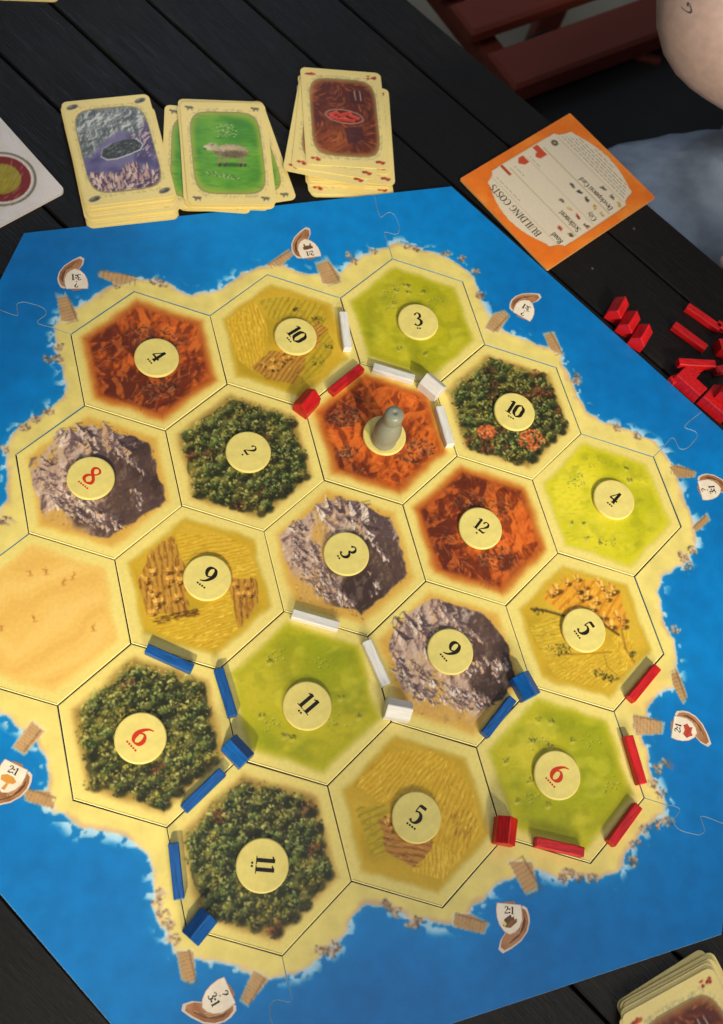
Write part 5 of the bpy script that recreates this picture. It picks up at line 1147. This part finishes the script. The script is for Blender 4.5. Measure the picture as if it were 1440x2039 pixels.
cc.poly(pp([(-.45, -.1), (.45, -.1), (.45, .12), (-.45, .12)], .862, .70, 1), (176, 70, 48)); cc.poly(pp([(-.35, -.35), (.35, -.35), (.35, .1), (0, .42), (-.35, .1)], .858, .555, .95), (196, 76, 46)); cc.poly(pp([(-.5, -.4), (.55, -.4), (.55, .1), (.05, .1), (.05, .25), (-.22, .5), (-.5, .25)], .85, .415, .95), (200, 76, 46))
x, y = UV(.846, .268); cc.dab(x, y, .28, .28, 0, (90, 84, 60), 1, .2); cc.dab(x, y, .12, .12, 0, (206, 198, 160), .8)
oc = link('cost_card', slab(rr_outline(8.5, 10.6, .12), 0, .14, plain('card_edge', (214, 160, 96), .6), 'cost_card'), None, (cx, cy, .06), (R(.0), 0, ca))
tag(oc, 'square orange card listing building costs, lying over the table edge', 'card')
link('printed_face', grid_face(cc, 8.48, 10.58, .12, .06, .143, 'cost_card_face', M_CARD), oc)
V = []; F = []
x, y = UV(.54, .865); text_geo('BUILDING COSTS', .56, x, y, 0, V, F, .1465, squeeze=.98, bold=1.15)
link('title_print', mesh('title_print', V, F, M_TEXT), oc)
for s, u, v, h in (('Road', .12, .765, .46), ('Settlement', .12, .605, .46), ('City', .12, .455, .46), ('Development Card', .12, .305, .44)):
    V = []; F = []
    x, y = UV(u, v); text_geo(s, h, x, y, 0, V, F, .1465, align='l', squeeze=.84, bold=1.2)
    link('row_name', mesh('row_name', V, F, M_TEXT), oc)
V = []; F = []
for k, v in enumerate((.185, .163, .141, .119, .097, .072)):
    u = .14 + .02 * k if k < 5 else .4; u1 = .86 - .02 * k if k < 5 else .62
    while u < u1:
        w = U(.02, .06); a, b = UV(u, v), UV(min(u + w, u1), v); ribbon([(a[0], a[1], .06), (b[0], b[1], .06)], V, F, .1465); u += w + .012
for (v, u0, u1) in ((.79, .58, .86), (.63, .74, .86), (.49, .74, .86)):
    u = u0
    while u < u1: w = U(.02, .05); a, b = UV(u, v), UV(min(u + w, u1), v); ribbon([(a[0], a[1], .05), (b[0], b[1], .05)], V, F, .1465); u += w + .012
link('small_print', mesh('small_print', V, F, M_FAINT), oc)

# ------------------------------------------------------------------ white tile at the left edge
wc = Canvas(-5, -5, 5, 5, .04, (226, 216, 212))
n1 = fnoise(wc.h, wc.w, 50, 4); wc.tint(sstep(.4, .7, n1) * .5, (208, 200, 184))
wc.tint(sstep(3.9, 2.9, np.maximum(np.abs(wc.X), np.abs(wc.Y)) + (n1 - .5)) * .35, (206, 200, 176))
EX, EY = 1.95, -1.75
RR = np.hypot(wc.X - EX, wc.Y - EY)
for (r0, col) in ((2.0, (112, 104, 88)), (1.86, (206, 198, 180)), (1.76, (236, 226, 214)), (1.68, (128, 34, 30)), (1.12, (156, 138, 36))):
    wc.tint(sstep(r0 + .03, r0 - .03, RR), col)
for k in range(240):
    t = U(0, 6.28); q = 1.0 * math.sqrt(rng.rand()); wc.dab(EX + q * math.cos(t), EY + q * math.sin(t), U(.1, .4), .03, .5, jit(pick([(186, 168, 60), (140, 120, 30), (168, 150, 44)]), 8), .6)
for k in range(60):
    t = U(0, 6.28); q = U(3, 4.4); wc.dab(q * math.cos(t), q * math.sin(t), U(.2, .6), .04, t + 1.2, (196, 186, 166), .5)
wt = link('award_tile', slab(rr_outline(9, 9, .35), 0, .19, plain('white_card_edge', (222, 214, 206), .6), 'award_tile'), None, (-21.6 - .55, 22.25 + .95, .0), (0, 0, R(40.8)))
wt.location = (-17.05 - .707 * 0, 22.2, 0)
tag(wt, 'white square game card with a red and yellow round emblem cut by the left edge', 'card')
link('printed_face', grid_face(wc, 8.96, 8.96, .34, .07, .193, 'award_face', M_CARD), wt)
# its right corner sits at (-17.2, 22.2): move the centre back along the diagonal
ang = R(-3.0); wt.rotation_euler = (0, 0, R(45) + R(-3.3)); dist = 4.5 * math.sqrt(2) - .15
wt.location = (-17.2 - dist * math.cos(R(-3.3)), 22.2 - dist * math.sin(R(-3.3)), 0)

# ------------------------------------------------------------------ chair, stool cushion and person beyond the table edge
def bar(p, q, w, h, mat, name, parent=None, b=.4):
    p, q = Vector(p), Vector(q); L = (q - p).length; V, F = bevel_box(L, w, h, min(b, w * .3, h * .3))
    o = link(name, mesh(name, V, F, mat), parent); o.location = (p + q) / 2
    o.rotation_euler = (q - p).to_track_quat('X', 'Z').to_euler(); return o
chair = empty('slatted_chair', (30, 80, -74)); tag(chair, 'red brown varnished chair with wide wooden slats behind the table edge', 'chair')
def cb(p, q, w, h, name):
    o = bar(Vector(p) - chair.location, Vector(q) - chair.location, w, h, M_REDWOOD, name, chair); return o
dv = Vector((.85, .53, 0)); pv = Vector((-.53, .85, 0))
c0 = Vector((21.3, 66.3, -28))
cb(c0 - dv * 1, c0 + dv * 46, 5.4, 3.0, 'front_rail')
for k in range(1, 5):
    s = c0 + pv * (6.6 * k + 1.2) - dv * 1.0; cb(s + Vector((0, 0, .5)), s + dv * 45 + Vector((0, 0, .5)), 4.6, 2.0, 'seat_slat')
for s, t in ((2, 2), (40, 2), (2, 28), (40, 28)):
    p = c0 + dv * s + pv * t; cb(p + Vector((0, 0, -2)), Vector((p.x + (1 if s < 9 else -1) * 1.0, p.y, -73.8)), 3.6, 3.6, 'leg')
p = c0 + dv * 20 - pv * 2; cb(p + Vector((0, 0, -2)), (p.x - 1, p.y - 7, -46), 3.4, 3.0, 'brace')
cb(c0 + dv * 3 + pv * 3 + Vector((0, 0, -3.2)), c0 + dv * 3 + pv * 29 + Vector((0, 0, -3.2)), 3, 2.6, 'side_rail')
cb(c0 + dv * 42 + pv * 3 + Vector((0, 0, -3.2)), c0 + dv * 42 + pv * 29 + Vector((0, 0, -3.2)), 3, 2.6, 'side_rail')

stool = empty('padded_chair', (46, 58, -74)); tag(stool, 'chair with a black padded seat that the person in jeans sits on', 'chair')
M_PAD = plain('black_leatherette', (24, 24, 22), .5, .4, .6, .8, 1.2, .1, 3)
sa = R(-10)
o = link('seat_cushion', slab(rr_outline(50, 46, 7), 0, 4, M_PAD, 'seat_cushion'), stool, (5, 1, 40)); o.rotation_euler = (0, 0, R(12))
md = o.modifiers.new('bevel', 'BEVEL'); md.width = 1.4; md.segments = 3
for sx, sy in ((-15, -17), (26, -10), (-19, 16), (20, 22)):
    b_ = bar((sx, sy, 0.2), (sx, sy, 39.8), 3.4, 3.4, M_REDWOOD, 'leg', stool)
for k in range(2): bar((27 - 2 * k, -12 + 30 * k, 44.2), (31 - 2 * k, -12 + 30 * k, 78), 3, 3, M_REDWOOD, 'back_post', stool)
for k in range(3): bar((29.0 + k * .7, -10, 56 + 8 * k), (27.0 + k * .7, 17, 56 + 8 * k), 2, 3.6, M_REDWOOD, 'back_slat', stool)

M_SKIN = plain('skin', (234, 198, 180), .46, .4, 1.5, .9, 1.06, .035, 14)
M_SKIN.node_tree.nodes['Principled BSDF'].inputs['Subsurface Weight'].default_value = .08
M_SKIN.node_tree.nodes['Principled BSDF'].inputs['Subsurface Radius'].default_value = (1, .4, .2)
def denim():
    m = plain('denim', (154, 168, 184), .85, .15, .3, .66, 1.16, .5, .5)
    return m
M_DENIM = denim()
M_SHIRT = plain('dark_shirt', (40, 42, 46), .85, .2, .5, .8, 1.15, .15, 1.2)
def skinned(name, joints, edges_, mat, parent=None, levels=2, root=0):
    me = bpy.data.meshes.new(name); me.from_pydata([j[:3] for j in joints], edges_, []); me.update(); me.materials.append(mat)
    o = link(name, me, parent)
    sk = o.modifiers.new('skin', 'SKIN'); sk.use_smooth_shade = True
    lay_ = me.skin_vertices[0].data if len(me.skin_vertices) else None
    if lay_ is None:
        return o
    for i, j in enumerate(joints):
        r = j[3]; r = r if isinstance(r, tuple) else (r, r); lay_[i].radius = r
        lay_[i].use_root = (i == root)
    s = o.modifiers.new('sub', 'SUBSURF'); s.levels = levels; s.render_levels = levels
    return o
def add_skin(me):
    if not me.skin_vertices:
        bpy.context.view_layer.objects.active = None
person = empty('person', (52, 56, -74)); tag(person, 'seated person in blue jeans with a bare tattooed arm at the right edge', 'person')
P0 = person.location
def J(x, y, z, r): return (x - P0.x, y - P0.y, z - P0.z, r)
body = [J(60, 57, -24, 12), J(60, 60, -6, 11), J(58, 62, 12, 12.5), J(57, 62, 26, 10), J(56, 61, 33, 5.2), J(54, 59.5, 40, 7.2), J(53, 58.5, 50, 8.2),   # 0-6 trunk, neck, head
        J(46, 64, 22, 6.6), J(28.2, 51.8, 5.5, 5.4), J(26.8, 45.2, -.8, 4.9), J(35.5, 43.0, -3, 4.2), J(43.0, 38.5, -7.5, 3.0),
        J(70, 52, 22, 6), J(76, 38, 8, 4.8), J(66, 26, -3, 4.2), J(50, 26, -6.5, 3.2), J(42.0, 27.6, -8, 2.5)]   # far arm
bedges = [(0, 1), (1, 2), (2, 3), (3, 4), (4, 5), (5, 6), (3, 7), (7, 8), (8, 9), (9, 10), (10, 11), (3, 12), (12, 13), (13, 14), (14, 15), (15, 16)]
hand = [J(46.5, 36.5, -9.5, (2.6, 1.3)), J(49.0, 35.4, -10.4, (2.8, 1.2))]
body += [J(40.4, 27.9, -8.3, (2.7, 1.3)), J(38.0, 28.4, -8.6, (2.8, 1.2))]; bedges += [(16, 17), (17, 18)]
for k, (dy, L) in enumerate(((1.5, 5.0), (.5, 5.9), (-.5, 5.4), (-1.5, 4.2))):
    b = len(body)
    body += [J(37.0, 28.6 + dy, -8.7, .8), J(37.0 - L * .5, 29.2 + dy * 1.1, -8.6, .72), J(37.0 - L, 29.6 + dy * 1.2, -9.6, .56)]
    bedges += [(18, b), (b, b + 1), (b + 1, b + 2)]
n0 = len(body); body += hand; bedges += [(11, n0), (n0, n0 + 1)]
for k, (dx, dy, L) in enumerate(((.9, 1.7, 5.2), (1.3, .6, 6.0), (1.4, -.5, 5.6), (1.1, -1.6, 4.4))):
    b = len(body)
    body += [J(49.6 + dx * .8, 35.2 + dy * .9, -10.7, .85), J(49.6 + dx + L * .45, 35.2 + dy - L * .12, -11.2, .78), J(49.6 + dx + L * .85, 35.2 + dy - L * .25, -12.6, .66)]
    bedges += [(n0 + 1, b), (b, b + 1), (b + 1, b + 2)]
b = len(body); body += [J(47.8, 38.0, -9.6, .95), J(50.4, 39.6, -10.4, .8)]; bedges += [(n0, b), (b, b + 1)]

import bmesh
def skin_obj(name, joints, edges_, mat, parent=None, levels=2, root=0):
    me = bpy.data.meshes.new(name)
    bm = bmesh.new(); lay_ = bm.verts.layers.skin.verify()
    vs = []
    for i, j in enumerate(joints):
        v = bm.verts.new(j[:3]); r = j[3] if isinstance(j[3], tuple) else (j[3], j[3]); v[lay_].radius = r; v[lay_].use_root = (i == root); vs.append(v)
    for a, b in edges_: bm.edges.new((vs[a], vs[b]))
    bm.to_mesh(me); bm.free(); me.materials.append(mat)
    o = link(name, me, parent); sk = o.modifiers.new('skin', 'SKIN'); sk.use_smooth_shade = True
    s = o.modifiers.new('sub', 'SUBSURF'); s.levels = levels; s.render_levels = levels
    return o
skin_obj('body', body, bedges, M_SKIN, person)
# trousers: near thigh points at the table, shins go down to the floor
leg = [J(61, 58, -22, 13), J(50, 47, -20, 11), J(38, 39.4, -18.0, 9.6), J(28.5, 38.8, -18.0, 9.0), J(24.0, 38.4, -20.5, 7.6), J(23.5, 38, -34, 6.2), J(24.5, 39, -52, 5.2), J(25.5, 39.5, -69, 5),
       J(60, 40, -20.5, 10), J(48, 28, -19.5, 8.6), J(39, 24, -20.5, 7.2), J(37.5, 24, -34, 6.2), J(37.5, 25, -52, 5.2), J(38, 25, -69, 5)]
jeans = skin_obj('jeans', leg, [(0, 1), (1, 2), (2, 3), (3, 4), (4, 5), (5, 6), (6, 7), (0, 8), (8, 9), (9, 10), (10, 11), (11, 12), (12, 13)], M_DENIM, person, 3)
tx = bpy.data.textures.new('cloth_folds', 'CLOUDS'); tx.noise_scale = 5
dm = jeans.modifiers.new('folds', 'DISPLACE'); dm.texture = tx; dm.strength = 2.2; dm.mid_level = .5
sh = skin_obj('shirt', [J(60, 57.5, -17, 13.4), J(60, 60, -4, 12.4), J(58, 62, 12, 13.6), J(57, 62, 26, 11), J(46, 64.5, 23.5, 7.4), J(41, 60.5, 17.5, 7.0), J(69, 53, 22.5, 7.4), J(73, 46, 17, 6.8)], [(0, 1), (1, 2), (2, 3), (3, 4), (4, 5), (3, 6), (6, 7)], M_SHIRT, person, 3)
M_HAIR = plain('hair_dark', (46, 32, 24), .6, .4, 2, .7, 1.2, .3, 3)
hair = skin_obj('hair', [J(56, 60.5, 44, 8.0), J(55, 60, 52, 9.4), J(54.5, 59.8, 56, 7)], [(0, 1), (1, 2)], M_HAIR, person, 2)
for s in (-1, 1):
    V, F = lathe([(.05, 0), (.6, .2), (.75, .7), (.6, 1.2), (.05, 1.4)], 12)
    o = link('eye', mesh('eye', V, F, M_WHITE, True), person, (46.2 - P0.x + s * 1.5, 54.2 - P0.y - s * 2.6, 47 - P0.z))
V, F = bevel_box(2.6, 1.6, 3.2, .5); o = link('nose', mesh('nose', V, F, M_SKIN, True), person, (45.4 - P0.x, 53.4 - P0.y, 44.8 - P0.z)); o.rotation_euler = (0, .3, R(40))
V, F = bevel_box(1.0, 4, .8, .3); o = link('mouth', mesh('mouth', V, F, plain('lips', (170, 96, 88), .5), True), person, (47 - P0.x, 54.6 - P0.y, 40.6 - P0.z)); o.rotation_euler = (0, 0, R(40))
for k, (x, y) in enumerate(((22, 34), (35, 26))):
    V, F = bevel_box(22, 9, 7, 2.4); o = link('shoe', mesh('shoe', V, F, M_PAD, True), person, (x - P0.x, y - P0.y, 3.6)); o.rotation_euler = (0, 0, R(25))

# small tattoo on the upper arm, lying on the skin
from mathutils.bvhtree import BVHTree
dg = bpy.context.evaluated_depsgraph_get(); armo = bpy.data.objects['body']; ev = armo.evaluated_get(dg); mev = ev.to_mesh()
bvh = BVHTree.FromPolygons([v.co.copy() for v in mev.vertices], [tuple(p.vertices) for p in mev.polygons])
tat = [(-.9, .1), (-.6, -.25), (-.1, -.35), (.4, -.1), (.7, .35), (.75, .75), (.45, .55), (.3, .3)]
V = []; F = []; ribbon([(a * 1.1, b * 1.1, .16) for a, b in tat], V, F, 0, 6)
dr = (Vector((23.2, 40.42, 4.0)) - CAM).normalized(); hit = bvh.ray_cast(CAM - person.location, dr)
ctr = hit[0] if hit[0] else Vector((23.2, 40.4, 4)) - person.location
W2 = []
for v in V:
    p = ctr + Vector((v[0], v[1], 0)); h = bvh.find_nearest(p); W2.append(h[0] + h[1] * .03)
link('tattoo', mesh('tattoo', [tuple(v) for v in W2], F, plain('tattoo_ink', (74, 70, 78), .6, .2)), person)
